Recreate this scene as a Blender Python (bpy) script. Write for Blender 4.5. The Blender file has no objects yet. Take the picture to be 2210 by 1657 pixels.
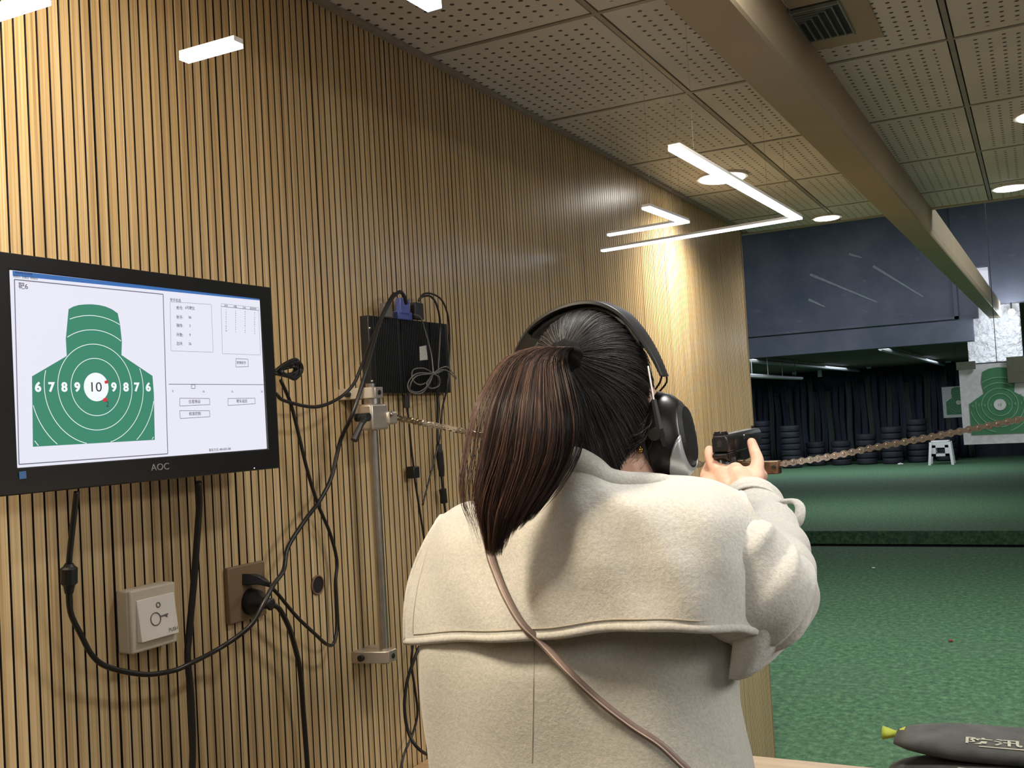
import bpy, bmesh, math, random
import numpy as np
from mathutils import Vector, Matrix
from mathutils.bvhtree import BVHTree
random.seed(7); rng = np.random.default_rng(7)
SC = bpy.context.scene; COL = SC.collection
V = Vector
# ------------------------------------------------------------------ camera
F = 2200.0; CX, CY = 1105.0, 828.5; H = 1.62
d = V((1135, 12, F)).normalized()
e = V((4264, -322, -F)); e = (e - e.dot(d)*d).normalized()
cv = lambda v: V((v[0], -v[1], -v[2]))
AY, AX = cv(d), cv(e); AZ = AX.cross(AY)
R = Matrix((AX, AY, AZ))                     # camera -> world
CAM = V((0, 0, H))
cam = bpy.data.cameras.new('camera'); co = bpy.data.objects.new('camera', cam); COL.objects.link(co)
co.matrix_world = Matrix.Translation(CAM) @ R.to_4x4()
cam.sensor_width = 36; cam.lens = 36*F/2210; cam.clip_start = .02; cam.clip_end = 200
SC.camera = co
# ------------------------------------------------------------------ world, exposure, lights
w = bpy.data.worlds.new('world'); SC.world = w; w.use_nodes = True
w.node_tree.nodes['Background'].inputs[0].default_value = (.6, .65, .7, 1)
w.node_tree.nodes['Background'].inputs[1].default_value = .02
SC.view_settings.view_transform = 'Standard'; SC.view_settings.look = 'None'
SC.view_settings.gamma = 1; SC.view_settings.use_curve_mapping = False
SC.view_settings.exposure = 0.12

def light(kind, loc, power, color=(1, 1, 1), size=.2, size_y=None, aim=None, angle=120, blend=.6):
    l = bpy.data.lights.new('lamp_light', kind); l.energy = power; l.color = color
    if kind == 'AREA':
        l.shape = 'RECTANGLE'; l.size = size; l.size_y = size_y or size
    elif kind == 'SPOT':
        l.spot_size = math.radians(angle); l.spot_blend = blend; l.shadow_soft_size = size
    else: l.shadow_soft_size = size
    o = bpy.data.objects.new('lamp_light', l); COL.objects.link(o); o.location = loc
    if aim is not None: o.rotation_euler = (V(aim)-V(loc)).to_track_quat('-Z', 'Y').to_euler()
    return o
WARM = (1, .86, .66); COOL = (.93, .98, 1); NEUT = (1, .97, .92)
light('AREA', (-.32, 1.42, 2.385), 10, NEUT, .22, .22)
light('AREA', (1.7, 1.5, 2.385), 66, NEUT, 1.2, 1.2)  # added wash light for the slatted wall, no lamp of the room
light('AREA', (-.92, .46, 2.385), 24, WARM, .14, .3)
light('AREA', (.5, -.6, 2.385), 15, NEUT, 1.4, 1.4)  # added fill light from the camera side, no real lamp
light('SPOT', (-.905, 3.407, 2.385), 105, (1, .93, .80), .05, angle=150, blend=1)
light('SPOT', (-.748, 4.464, 2.385), 14, (1, .95, .85), .05, angle=150, blend=1)
light('SPOT', (-.043, 4.36, 2.385), 14, (1, .95, .85), .05, angle=150, blend=1)
light('SPOT', (.06, 3.27, 2.385), 25, (1, .95, .85), .05, angle=150, blend=1)
light('AREA', (-1.2, 7.2, 3.45), 110, COOL, 2.5, 1.2)
light('AREA', (-2.5, 16, 2.40), 70, COOL, 4, 2)
light('AREA', (-4, 24, 2.40), 170, (.8, .88, 1), 7, 2.5)
light('AREA', (1.6, 5.6, 3.45), 75, COOL, 1, 1)

# ------------------------------------------------------------------ pixel <-> place helpers
def ray(px, py): return R @ V((px-CX, -(py-CY), -F))
def wx(px, py, x): r = ray(px, py); return CAM + r*(x/r.x)
def wy(px, py, y): r = ray(px, py); return CAM + r*(y/r.y)
def wz(px, py, z): r = ray(px, py); return CAM + r*((z-H)/r.z)
W = -1.117                                    # face of the wooden wall
def wp(px, py, off=0.0): return wx(px, py, W+off)

# ------------------------------------------------------------------ materials
def lin(c):
    return tuple((x/255/12.92 if x/255 <= .04045 else ((x/255+.055)/1.055)**2.4) for x in c)
class N:
    def __init__(s, name):
        s.m = bpy.data.materials.new(name); s.m.use_nodes = True; s.t = s.m.node_tree
        s.b = s.t.nodes['Principled BSDF']; s.out = s.t.nodes['Material Output']
    def n(s, k, **kw):
        x = s.t.nodes.new(k)
        for a, b in kw.items(): setattr(x, a, b)
        return x
    def l(s, a, b): s.t.links.new(a, b)
    def coord(s, scale=(1, 1, 1), kind='Object'):
        tc = s.n('ShaderNodeTexCoord'); mp = s.n('ShaderNodeMapping'); mp.inputs['Scale'].default_value = scale
        s.l(tc.outputs[kind], mp.inputs['Vector']); return mp.outputs['Vector']
    def noise(s, scale, sc=(1, 1, 1), detail=3, rough=.5):
        x = s.n('ShaderNodeTexNoise'); x.inputs['Scale'].default_value = scale
        x.inputs['Detail'].default_value = detail; x.inputs['Roughness'].default_value = rough
        s.l(s.coord(sc), x.inputs['Vector']); return x.outputs['Fac']
    def ramp(s, fac, stops):
        x = s.n('ShaderNodeValToRGB'); r = x.color_ramp
        while len(r.elements) < len(stops): r.elements.new(.5)
        for el, (p, c) in zip(r.elements, stops): el.position = p; el.color = (*c, 1)
        s.l(fac, x.inputs['Fac']); return x.outputs['Color']
    def math(s, op, a, b=None, c=None):
        x = s.n('ShaderNodeMath', operation=op)
        for i, v in enumerate((a, b, c)):
            if v is None: continue
            if isinstance(v, (int, float)): x.inputs[i].default_value = v
            else: s.l(v, x.inputs[i])
        return x.outputs[0]
    def mix(s, f, a, b, mode='MIX'):
        x = s.n('ShaderNodeMix', data_type='RGBA', blend_type=mode)
        for i, v in ((0, f), (6, a), (7, b)):
            if isinstance(v, (int, float)): x.inputs[i].default_value = v
            elif isinstance(v, tuple): x.inputs[i].default_value = (*v, 1)
            else: s.l(v, x.inputs[i])
        return x.outputs[2]
    def bump(s, h, strength=.3, dist=.001):
        x = s.n('ShaderNodeBump'); x.inputs['Strength'].default_value = strength; x.inputs['Distance'].default_value = dist
        s.l(h, x.inputs['Height']); s.l(x.outputs[0], s.b.inputs['Normal'])
MATS = {}
def pm(name, rgb, rough=.5, metal=0, var=.12, scale=30, bump=0, bscale=200, bdist=.0005, sc=(1, 1, 1), emit=0, spec=.5):
    if name in MATS: return MATS[name]
    k = N(name); c = lin(rgb)
    f = k.noise(scale, sc)
    k.l(k.ramp(f, [(.3, tuple(x*(1-var) for x in c)), (.7, tuple(min(1, x*(1+var)) for x in c))]), k.b.inputs['Base Color'])
    k.b.inputs['Roughness'].default_value = rough; k.b.inputs['Metallic'].default_value = metal
    k.b.inputs['Specular IOR Level'].default_value = spec
    if bump: k.bump(k.noise(bscale, sc, 2), bump, bdist)
    if emit:
        k.b.inputs['Emission Color'].default_value = (*c, 1); k.b.inputs['Emission Strength'].default_value = emit
    MATS[name] = k.m; return k.m
def em(name, rgb, s):
    k = N(name); k.b.inputs['Base Color'].default_value = (0.02, .02, .02, 1)
    k.b.inputs['Emission Color'].default_value = (*lin(rgb), 1); k.b.inputs['Emission Strength'].default_value = s
    k.b.inputs['Roughness'].default_value = .35; k.b.inputs['Specular IOR Level'].default_value = .2
    return k.m

def slat_material():
    k = N('slat_wood'); tc = k.n('ShaderNodeTexCoord'); sp = k.n('ShaderNodeSeparateXYZ'); k.l(tc.outputs['Object'], sp.inputs[0])
    idx = k.math('FLOOR', k.math('DIVIDE', sp.outputs['Y'], .0172))
    wn = k.n('ShaderNodeTexWhiteNoise', noise_dimensions='1D'); k.l(idx, wn.inputs['W'])
    grain = k.noise(1, (60, 520, 3.0), 4, .6); g2 = k.noise(1, (40, 230, .8), 2)
    f = k.math('ADD', k.math('MULTIPLY', grain, .6), k.math('MULTIPLY', g2, .4))
    base = k.ramp(f, [(.36, lin((158, 132, 92))), (.5, lin((194, 168, 126))), (.66, lin((218, 197, 158)))])
    tint = k.ramp(wn.outputs['Value'], [(0, (.80, .76, .70)), (.5, (1, 1, 1)), (1, (.93, .90, .80))])
    k.l(k.mix(.9, base, tint, 'MULTIPLY'), k.b.inputs['Base Color'])
    k.b.inputs['Roughness'].default_value = .31; k.b.inputs['Specular IOR Level'].default_value = .6
    k.bump(grain, .12, .0004); return k.m
def tile_material():
    k = N('perforated_plaster'); tc = k.n('ShaderNodeTexCoord'); sp = k.n('ShaderNodeSeparateXYZ'); k.l(tc.outputs['Object'], sp.inputs[0])
    def cell(o, p, sh):
        return k.math('SUBTRACT', k.math('FRACT', k.math('ADD', k.math('DIVIDE', o, p), sh)), .5)
    px_, py_ = .0286, .030
    row = k.math('MULTIPLY', k.math('MODULO', k.math('ABSOLUTE', k.math('FLOOR', k.math('DIVIDE', sp.outputs['X'], px_))), 2), .5)
    cx = k.math('MULTIPLY', cell(sp.outputs['X'], px_, 0), px_)
    cyy = k.math('MULTIPLY', cell(sp.outputs['Y'], py_, row), py_)
    dd = k.math('SQRT', k.math('ADD', k.math('POWER', cx, 2), k.math('POWER', cyy, 2)))
    hole = k.math('LESS_THAN', dd, .0046)
    # plain margin round each 0.6 m tile
    mx = k.math('ABSOLUTE', k.math('SUBTRACT', k.math('FRACT', k.math('DIVIDE', k.math('ADD', sp.outputs['X'], .72+6), .6)), .5))
    my = k.math('ABSOLUTE', k.math('SUBTRACT', k.math('FRACT', k.math('DIVIDE', k.math('ADD', sp.outputs['Y'], -1.85+6), .6)), .5))
    ins = k.math('LESS_THAN', k.math('MAXIMUM', mx, my), .44)
    hole = k.math('MULTIPLY', hole, ins)
    f = k.noise(2.5, (1, 1, 1), 4)
    base = k.ramp(f, [(.3, lin((206, 200, 192))), (.7, lin((224, 218, 210)))])
    k.l(k.mix(hole, base, lin((62, 50, 44))), k.b.inputs['Base Color'])
    k.b.inputs['Roughness'].default_value = .6; return k.m
def turf_material():
    k = N('green_turf')
    f = k.noise(26, (1, .8, 1), 6, .75); g = k.noise(1.3, (1, 1, 1), 4); h = k.noise(150, (1, .5, 1), 3, .7)
    c = k.ramp(f, [(.33, lin((30, 60, 36))), (.5, lin((68, 116, 72))), (.7, lin((122, 166, 112)))])
    c2 = k.mix(k.math('MULTIPLY', g, .6), c, lin((84, 106, 88)))
    k.l(c2, k.b.inputs['Base Color']); k.b.inputs['Roughness'].default_value = .85
    k.bump(k.math('ADD', f, h), .8, .012); return k.m
def concrete_material():
    k = N('scratched_blue_grey_concrete')
    f = k.noise(1.4, (1, 1, 1), 6, .6); s = k.noise(5, (1, 1, 3.0), 8, .85)
    c = k.ramp(f, [(.32, lin((66, 78, 98))), (.68, lin((108, 112, 130)))])
    sc = k.math('MULTIPLY', k.math('GREATER_THAN', s, .60), .22)
    k.l(k.mix(sc, c, lin((150, 155, 170))), k.b.inputs['Base Color']); k.b.inputs['Roughness'].default_value = .7; return k.m
def fleece(name, rgb):
    k = N(name); c = lin(rgb)
    f = k.noise(260, (1, 1, 1), 4, .7); g = k.noise(9, (1, 1, 1), 3)
    col = k.ramp(f, [(.3, tuple(x*.80 for x in c)), (.65, tuple(min(1, x*1.06) for x in c))])
    k.l(k.mix(k.math('MULTIPLY', g, .25), col, tuple(x*.92 for x in c)), k.b.inputs['Base Color'])
    k.b.inputs['Roughness'].default_value = .95
    k.b.inputs['Sheen Weight'].default_value = .35; k.b.inputs['Sheen Roughness'].default_value = .5
    k.bump(k.math('ADD', f, k.math('MULTIPLY', k.noise(90, (1, 1, 1), 2), .8)), .55, .0018); return k.m
def hair_material(name, dark, light_, rough=.34):
    k = N(name); a = k.n('ShaderNodeAttribute'); a.attribute_name = 'tone'
    k.l(k.ramp(a.outputs['Fac'], [(0, lin(dark)), (1, lin(light_))]), k.b.inputs['Base Color'])
    k.b.inputs['Roughness'].default_value = rough; k.b.inputs['Specular IOR Level'].default_value = .55; return k.m
def skin_material():
    k = N('skin'); f = k.noise(40, (1, 1, 1), 4)
    k.l(k.ramp(f, [(.3, lin((204, 158, 136))), (.7, lin((222, 182, 160)))]), k.b.inputs['Base Color'])
    k.b.inputs['Roughness'].default_value = .5; k.b.inputs['Subsurface Weight'].default_value = .12
    k.b.inputs['Subsurface Radius'].default_value = (.012, .004, .002); k.b.inputs['Subsurface Scale'].default_value = .6
    k.bump(k.noise(400, (1, 1, 1), 3), .15, .0004); return k.m
M = dict(
 slat=slat_material(), groove=pm('slat_groove_black', (30, 24, 20), .8), tile=tile_material(),
 tbar=pm('ceiling_grid_bar', (150, 140, 128), .45), gap=pm('ceiling_gap_dark', (52, 44, 40), .9),
 plaster=pm('painted_beam', (168, 152, 126), .6, var=.05, scale=3), turf=turf_material(), conc=concrete_material(),
 black=pm('black_plastic', (22, 22, 24), .42), blackgl=pm('glossy_black_plastic', (14, 14, 16), .32),
 cable=pm('black_cable_rubber', (26, 24, 24), .38), greycable=pm('grey_cable', (92, 88, 84), .4),
 steel=pm('brushed_steel', (190, 186, 180), .26, 1, .1, 60, .05, 200), alu=pm('aluminium_bracket', (196, 186, 174), .42, .85, .05),
 nickel=pm('nickel_chain', (186, 178, 168), .22, 1, .1), bronze=pm('bronze_block', (120, 96, 76), .4, .7),
 coat=fleece('cream_fleece', (196, 194, 187)), coat2=fleece('cream_wool', (180, 179, 170)), skin=skin_material(),  # coat body uses a darker copy of the cape fleece
 white=pm('white_plastic', (226, 222, 216), .4, var=.03), ivory=pm('ivory_plastic', (200, 190, 172), .38, var=.03),
 taupe=pm('taupe_plastic', (118, 96, 72), .4, var=.04), grey=pm('grey_print', (110, 100, 96), .6),
 rubber=pm('dark_rubber', (34, 36, 44), .7, var=.3, scale=4), wood=pm('oak_counter', (176, 146, 108), .45, var=.18, scale=3, sc=(1, 14, 6)),
 gun=pm('gun_black', (30, 30, 32), .36, .3), darkfloor=pm('dark_floor', (70, 68, 66), .7), dark=pm('near_black', (10, 12, 12), .95, spec=.1),
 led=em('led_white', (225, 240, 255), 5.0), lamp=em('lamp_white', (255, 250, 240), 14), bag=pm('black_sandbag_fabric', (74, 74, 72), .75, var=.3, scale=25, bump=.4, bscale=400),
 strap=pm('taupe_leather', (118, 100, 94), .45, var=.15), silver=pm('silver_plastic', (186, 188, 190), .32, .5, .04),
 blue=pm('blue_connector', (70, 82, 150), .4), paintw=pm('white_paint', (196, 198, 204), .6), tgreen=pm('target_green', (58, 118, 84), .6, var=.06),
 curtain=pm('dark_curtain', (38, 42, 56), .8, var=.5, scale=5, sc=(1, 1, .15)), rail=pm('grey_rail', (150, 156, 160), .4, .4),
)
# ------------------------------------------------------------------ mesh helpers
def mesh_obj(name, me, mat=None, parent=None, smooth=False):
    o = bpy.data.objects.new(name, me); COL.objects.link(o)
    for m in (mat if isinstance(mat, (list, tuple)) else [mat]):
        if m: me.materials.append(m)
    if smooth: me.shade_smooth()
    if parent is not None:
        o.parent = parent; o.matrix_parent_inverse = parent.matrix_basis.inverted()
    return o
def obj(name, bm, mat, parent=None, smooth=False, bevel=0, seg=2, solid=0, sub=0):
    me = bpy.data.meshes.new(name); bmesh.ops.recalc_face_normals(bm, faces=bm.faces[:]); bm.to_mesh(me); bm.free()
    o = mesh_obj(name, me, mat, parent, smooth)
    if solid:
        md = o.modifiers.new('s', 'SOLIDIFY'); md.thickness = solid; md.offset = 0
    if bevel:
        md = o.modifiers.new('b', 'BEVEL'); md.width = bevel; md.segments = seg; md.limit_method = 'ANGLE'
        me.shade_smooth()
        try: me.set_sharp_from_angle(angle=math.radians(50))
        except Exception: pass
    if sub:
        md = o.modifiers.new('u', 'SUBSURF'); md.levels = sub; md.render_levels = sub
    return o
def tag(o, label=None, cat=None, group=None, kind=None):
    if label: o['label'] = label
    if cat: o['category'] = cat
    if group: o['group'] = group
    if kind: o['kind'] = kind
    return o
def thing(name, label, cat, loc=(0, 0, 0), group=None):
    o = bpy.data.objects.new(name, None); COL.objects.link(o); o.location = loc; o.empty_display_size = .05
    bpy.context.view_layer.update(); tag(o, label, cat, group); return o
def B(): return bmesh.new()
def box(bm, lo, hi, mi=0, mat=None):
    x0, y0, z0 = lo; x1, y1, z1 = hi
    vs = [V((x, y, z)) for z in (z0, z1) for y in (y0, y1) for x in (x0, x1)]
    if mat is not None: vs = [mat @ v for v in vs]
    v = [bm.verts.new(p) for p in vs]
    for f in ((0, 2, 3, 1), (4, 5, 7, 6), (0, 1, 5, 4), (2, 6, 7, 3), (0, 4, 6, 2), (1, 3, 7, 5)):
        bm.faces.new([v[i] for i in f]).material_index = mi
    return bm
def catmull(P, n):
    P = [V(p) for p in P]; out = []
    Q = [P[0]*2-P[1]]+P+[P[-1]*2-P[-2]]
    for i in range(1, len(Q)-2):
        a, b, c, dd = Q[i-1:i+3]
        for k in range(n):
            t = k/n; out.append(.5*((2*b)+(c-a)*t+(2*a-5*b+4*c-dd)*t*t+(3*b-a-3*c+dd)*t**3))
    out.append(P[-1].copy()); return out
def tube(bm, pts, r, seg=8, cap=True, flat=1.0, up=None, mi=0):
    rs = r if isinstance(r, (list, tuple)) else [r]*len(pts)
    rings = []; nrm = None
    for i, p in enumerate(pts):
        t = (pts[min(i+1, len(pts)-1)]-pts[max(i-1, 0)]).normalized()
        if nrm is None:
            nrm = V(up) if up is not None else (V((0, 0, 1)) if abs(t.z) < .9 else V((1, 0, 0)))
        nrm = (nrm - nrm.dot(t)*t).normalized(); bn = t.cross(nrm)
        rings.append([bm.verts.new(p+(nrm*math.cos(a)*rs[i]*flat+bn*math.sin(a)*rs[i])) for a in [2*math.pi*k/seg for k in range(seg)]])
    for a, b in zip(rings, rings[1:]):
        for k in range(seg): bm.faces.new((a[k], a[(k+1) % seg], b[(k+1) % seg], b[k])).material_index = mi
    if cap:
        bm.faces.new(rings[0][::-1]).material_index = mi; bm.faces.new(rings[-1]).material_index = mi
    return bm
def cyl(bm, a, b, r, r2=None, seg=20, mi=0): return tube(bm, [V(a), V(b)], [r, r if r2 is None else r2], seg, mi=mi)
def ball(bm, c, r, sub=3, sc=(1, 1, 1)):
    bmesh.ops.create_icosphere(bm, subdivisions=sub, radius=r, matrix=Matrix.Translation(V(c)) @ Matrix.Diagonal((*sc, 1))); return bm
def prism(bm, pts, vec, mi=0):
    a = [bm.verts.new(V(p)) for p in pts]; b = [bm.verts.new(V(p)+V(vec)) for p in pts]
    bm.faces.new(a[::-1]).material_index = mi; bm.faces.new(b).material_index = mi
    for i in range(len(a)):
        j = (i+1) % len(a); bm.faces.new((a[i], a[j], b[j], b[i])).material_index = mi
    return bm
def loft(bm, rings, closed=True, cap=True, mi=0):
    rv = [[bm.verts.new(p) for p in r] for r in rings]; n = len(rv[0])
    for a, b in zip(rv, rv[1:]):
        for k in range(n if closed else n-1):
            bm.faces.new((a[k], a[(k+1) % n], b[(k+1) % n], b[k])).material_index = mi
    if cap and closed: bm.faces.new(rv[0][::-1]).material_index = mi; bm.faces.new(rv[-1]).material_index = mi
    return bm
def surf(net, nu, nv):
    rows = [catmull(r, nu) for r in net]; cols = list(zip(*rows))
    cc = [catmull(c, nv) for c in cols]; return [list(r) for r in zip(*cc)]
def grid_bm(g): return loft(B(), g, closed=False, cap=False)
def text_bm(s, size, origin, right=(0, 1, 0), up=(0, 0, 1), align='CENTER', depth=.0002, offset=0.0, sx=1.0):
    c = bpy.data.curves.new('t', 'FONT'); c.body = s; c.size = size; c.align_x = align; c.align_y = 'CENTER'
    c.extrude = depth; c.offset = offset; c.resolution_u = 4
    o = bpy.data.objects.new('t', c); COL.objects.link(o); dg = bpy.context.evaluated_depsgraph_get(); dg.update()
    me = bpy.data.meshes.new_from_object(o.evaluated_get(dg)); bm = B(); bm.from_mesh(me)
    bpy.data.objects.remove(o); bpy.data.curves.remove(c); bpy.data.meshes.remove(me)
    r, u = V(right), V(up); n = r.cross(u)
    mt = Matrix(((r.x*sx, u.x, n.x, origin[0]), (r.y*sx, u.y, n.y, origin[1]), (r.z*sx, u.z, n.z, origin[2]), (0, 0, 0, 1)))
    bmesh.ops.transform(bm, matrix=mt, verts=bm.verts[:]); return bm
def join(dst, src):
    me = bpy.data.meshes.new('j'); src.to_mesh(me); src.free(); dst.from_mesh(me); bpy.data.meshes.remove(me); return dst
def struct(name, bm, mat, label=None, **k):
    o = obj(name, bm, mat, **k); o['kind'] = 'structure'
    if label: o['label'] = label
    return o

# ================================================================== SETTING
PITCH, GR = .0172, .0022
bm = B(); y = -2.5; prof = []; n = int(6.96/PITCH)
xs, xg = W, W-.005
for i in range(n):
    wide = .0032 if i % 14 == 5 else GR
    y0 = y+i*PITCH; y1 = y0+PITCH-wide
    prof += [(xg, y0, 1), (xs, y0+.0004, 0), (xs, y1-.0004, 1), (xg, y1, 1)]
a = [bm.verts.new((p[0], p[1], 0)) for p in prof]; b = [bm.verts.new((p[0], p[1], 2.41)) for p in prof]
for i in range(len(prof)-1):
    f = bm.faces.new((a[i], a[i+1], b[i+1], b[i])); f.material_index = 0 if i % 4 == 1 else 1
yE = prof[-1][1]
box(bm, (W-.14, -2.5, 0), (W-.006, yE, 2.41), 1)
wall = struct('wall_left', bm, [M['slat'], M['groove']], 'warm oak slatted wood wall with thin dark grooves')
bm = box(B(), (W-.16, yE, 0), (W+.002, yE+.012, 2.41)); struct('trim_1', bm, pm('wall_end_trim', (138, 118, 88), .5))
bm = box(B(), (W-.1, -2.6, -.05), (4, 4.46, 0)); struct('floor', bm, M['darkfloor'])
bm = box(B(), (W-.1, 4.46, -.02), (4, 4.62, .035)); struct('trim_2', bm, M['rubber'], 'black rubber threshold at the edge of the turf')
# ceiling
ZC = 2.406; bm = box(B(), (W-.1, -2.6, ZC+.006), (4, 4.62, ZC+.08), 2)
gx = [W+.002]+[-.72+.6*i for i in range(0, 9)]; gy = [-2.55+.6*0]+[-2.35+.6*i for i in range(0, 12)]+[4.62]
gx = [x for x in gx if x < 4]; gx.append(4)
for i in range(len(gx)-1):
    for j in range(len(gy)-1):
        x0, x1 = gx[i]+(.009 if i else 0), gx[i+1]-.009; y0, y1 = gy[j]+.009, gy[j+1]-.009
        if x1-x0 > .02 and y1-y0 > .02: box(bm, (x0, y0, ZC), (x1, y1, ZC+.007), 0)
for x in gx[1:-1]: box(bm, (x-.0055, -2.55, ZC-.001), (x+.0055, 4.62, ZC+.008), 1)
for y in gy[1:-1]: box(bm, (W, y-.0055, ZC-.0012), (4, y+.0055, ZC+.008), 1)
box(bm, (W, -2.55, ZC-.012), (W+.012, 4.5, ZC-.001), 1)
struct('ceiling', bm, [M['tile'], M['tbar'], M['gap']], 'white perforated ceiling tiles in a thin metal grid')
struct('trim_3', box(B(), (W-.16, 4.60, ZC-.004), (4, 4.64, 3.9)), M['plaster'])
struct('wall_back', box(B(), (W-.1, -2.7, 0), (4, -2.6, 2.45)), pm('back_wall_paint', (190, 180, 165), .6))
struct('wall_right', box(B(), (4, -2.7, 0), (4.1, 28.6, 4)), pm('side_wall_grey', (120, 118, 118), .7))
# boxed beam along the ceiling
bm = B(); bw = .095; zb = 2.284
def bx(y): return -.389+.018*(y-2.27)
sec = lambda y: [V((bx(y)-bw, y, zb)), V((bx(y)-.004, y, zb)), V((bx(y), y, zb+.006)), V((bx(y)+.003, y, zb+.03)), V((bx(y), y, ZC+.02)), V((bx(y)-bw, y, ZC+.02))]
loft(bm, [sec(y) for y in (-2.5, 0, 2, 4, 6, 8, 10.15)]); struct('trim_4', bm, M['plaster'], 'long boxed ceiling beam running down the range')
# range hall
bm = box(B(), (-10, 4.62, -.05), (4, 11.8, 0)); struct('floor_turf', bm, M['turf'], 'green artificial turf nearest the shooting counter')
bm = box(B(), (-10, 11.8, -.4), (4, 13.2, -.16)); struct('trim_5', bm, M['dark'])  # trench floor near black, shade of the turf step put into its colour
bm = box(B(), (-10, 13.2, -.2), (4, 28.5, 0)); struct('floor_turf_far', bm, M['turf'])
struct('wall_far', box(B(), (-10.1, 28.5, -.3), (4, 28.6, 4)), M['curtain'])
struct('wall_hall_left', box(B(), (-10.2, 4.4, -.3), (-10, 28.6, 4)), M['rubber'])
struct('wall_hall_front', box(B(), (-10.2, 4.40, 0), (W-.16, 4.47, 4)), M['conc'])
struct('ceiling_hall', box(B(), (-10.2, 4.4, 3.9), (4.1, 10.5, 4)), pm('hall_ceiling_grey', (90, 92, 98), .8))
struct('ceiling_far', box(B(), (-10.2, 10.42, 2.45), (4.1, 28.6, 2.55)), pm('far_ceiling_olive', (96, 86, 84), .8))
LY = 10.2
bm = B()
def lr(x0, x1, z0, z1, y0=LY, y1=LY+.2): box(bm, (x0, y0, z0), (x1, y1, z1))
lr(-10, -.49, 2.10, 2.31); lr(-10, -.62, 2.31, 3.95, LY+.05); lr(-.62, -.44, 2.31, 3.95); lr(-.44, -.33, 2.31+.14, 2.49); lr(-.44, -.33, 2.77, 3.95); lr(-.33, 4, 2.42, 3.95)
lr(-10, -.60, 2.31, 2.335, LY-.03, LY+.2); lr(-.635, -.60, 2.31, 2.86, LY-.03, LY+.2)
for a_, b_ in (((1748, 592), (1893, 652)), ((1884, 574), (1992, 640)), ((1745, 646), (1780, 662)), ((1832, 548), (1860, 556))):
    q1, q2 = wy(*a_, LY+.046), wy(*b_, LY+.046); nn = V((q2.z-q1.z, 0, -(q2.x-q1.x))).normalized()*.012
    prism(bm, [q1-nn, q1+nn, q2+nn*.4, q2-nn*.4], (0, .003, 0), 1)
struct('wall_lintel', bm, [M['conc'], pm('chalky_scratch', (150, 156, 170), .8)], 'blue grey scratched concrete beam hanging across the range')
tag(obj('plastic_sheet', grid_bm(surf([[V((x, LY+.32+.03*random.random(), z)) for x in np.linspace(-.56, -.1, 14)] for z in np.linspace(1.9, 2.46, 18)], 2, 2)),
        pm('crumpled_white_plastic', (232, 236, 248), .35, bump=1, bscale=25, bdist=.05, emit=.25), smooth=True, solid=.002), 'crumpled white plastic sheet hanging in the gap beside the concrete beam', 'plastic sheet')  # emission stands in for light coming through the sheet
tag(obj('wall_opening_panel', box(B(), (-.46, LY+.12, 2.47), (-.3, LY+.14, 2.79)), pm('lit_panel', (225, 225, 240), .5, emit=.6)), 'small bright panel in the square opening of the concrete beam', 'panel')  # glows by emission to imitate light beyond the opening
o = thing('work_lamp', 'small bright lamp hanging right of the white plastic sheet', 'lamp', (-.165, 10.3, 2.42))
obj('lamp_cord', cyl(B(), (-.165, 10.3, 2.425), (-.165, 10.3, 2.36), .006), M['black'], o)
obj('bulb', ball(B(), (-.165, 10.3, 2.335), .03), M['lamp'], o, smooth=True)
light('POINT', (-.165, 10.0, 2.28), 6, COOL, .03)
# ceiling air vent
va, vb, vc, vd = V((-.392, 2.02, ZC)), V((-.30, 2.02, ZC)), V((-.30, 2.29, ZC)), V((-.392, 2.29, ZC))
X0, X1, Y0, Y1 = -.388, -.297, 2.05, 2.262
vt = thing('air_vent', 'square louvred grey air vent in the ceiling right of the boxed beam', 'air vent', ((X0+X1)/2, (Y0+Y1)/2, ZC))
pm('vent_grey', (132, 140, 134), .5)
obj('vent_back', box(B(), (X0, Y0, ZC-.003), (X1, Y1, ZC-.001)), pm('vent_dark', (40, 42, 40), .7), vt)
obj('vent_frame', box(box(box(box(B(), (X0-.003, Y0, ZC-.010), (X0, Y1, ZC)), (X1, Y0, ZC-.010), (X1+.003, Y1, ZC)), (X0, Y1-.003, ZC-.006), (X1, Y1, ZC)), (X0, 2.062, ZC-.010), (X1, 2.066, ZC)), MATS['vent_grey'], vt)
for i in range(5):
    x = X0+.0155*(i+1); yy = 2.075+.013*(4-i)
    obj('louvre', box(box(B(), (x-.002, yy, ZC-.010), (x, Y1-.003, ZC-.002)), (X0, yy-.002, ZC-.010), (x, yy, ZC-.002)), MATS['vent_grey'], vt)
obj('vent_surround', box(B(), (X1+.003, 1.9, ZC-.004), (-.245, 2.33, ZC)), M['plaster'], vt)
obj('vent_surround', box(B(), (X0, Y1, ZC-.004), (X1+.003, 2.33, ZC)), M['plaster'], vt)
obj('vent_surround', box(B(), (X0, 1.9, ZC-.004), (X1+.003, Y0, ZC)), M['plaster'], vt)
# round downlights
for (x, y, r, lab) in ((-.905, 3.407, .075, 'large bright round ceiling downlight near the wooden wall'), (-.748, 4.464, .05, 'small round downlight at the ceiling edge left of the beam'),
                    (-.043, 4.36, .055, 'round downlight at the ceiling edge right of the beam'), (.06, 3.27, .06, 'round ceiling downlight cut by the right edge of the picture')):
    t = thing('downlight', lab, 'ceiling light', (x, y, ZC-.01), 'round ceiling downlights')
    bm = B(); cyl(bm, (x, y, ZC-.008), (x, y, ZC+.001), r+.012, seg=40); obj('trim_ring', bm, M['white'], t)
    bm = B(); cyl(bm, (x, y, ZC-.011), (x, y, ZC-.007), r, seg=40); obj('diffuser', bm, M['lamp'], t)
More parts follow.
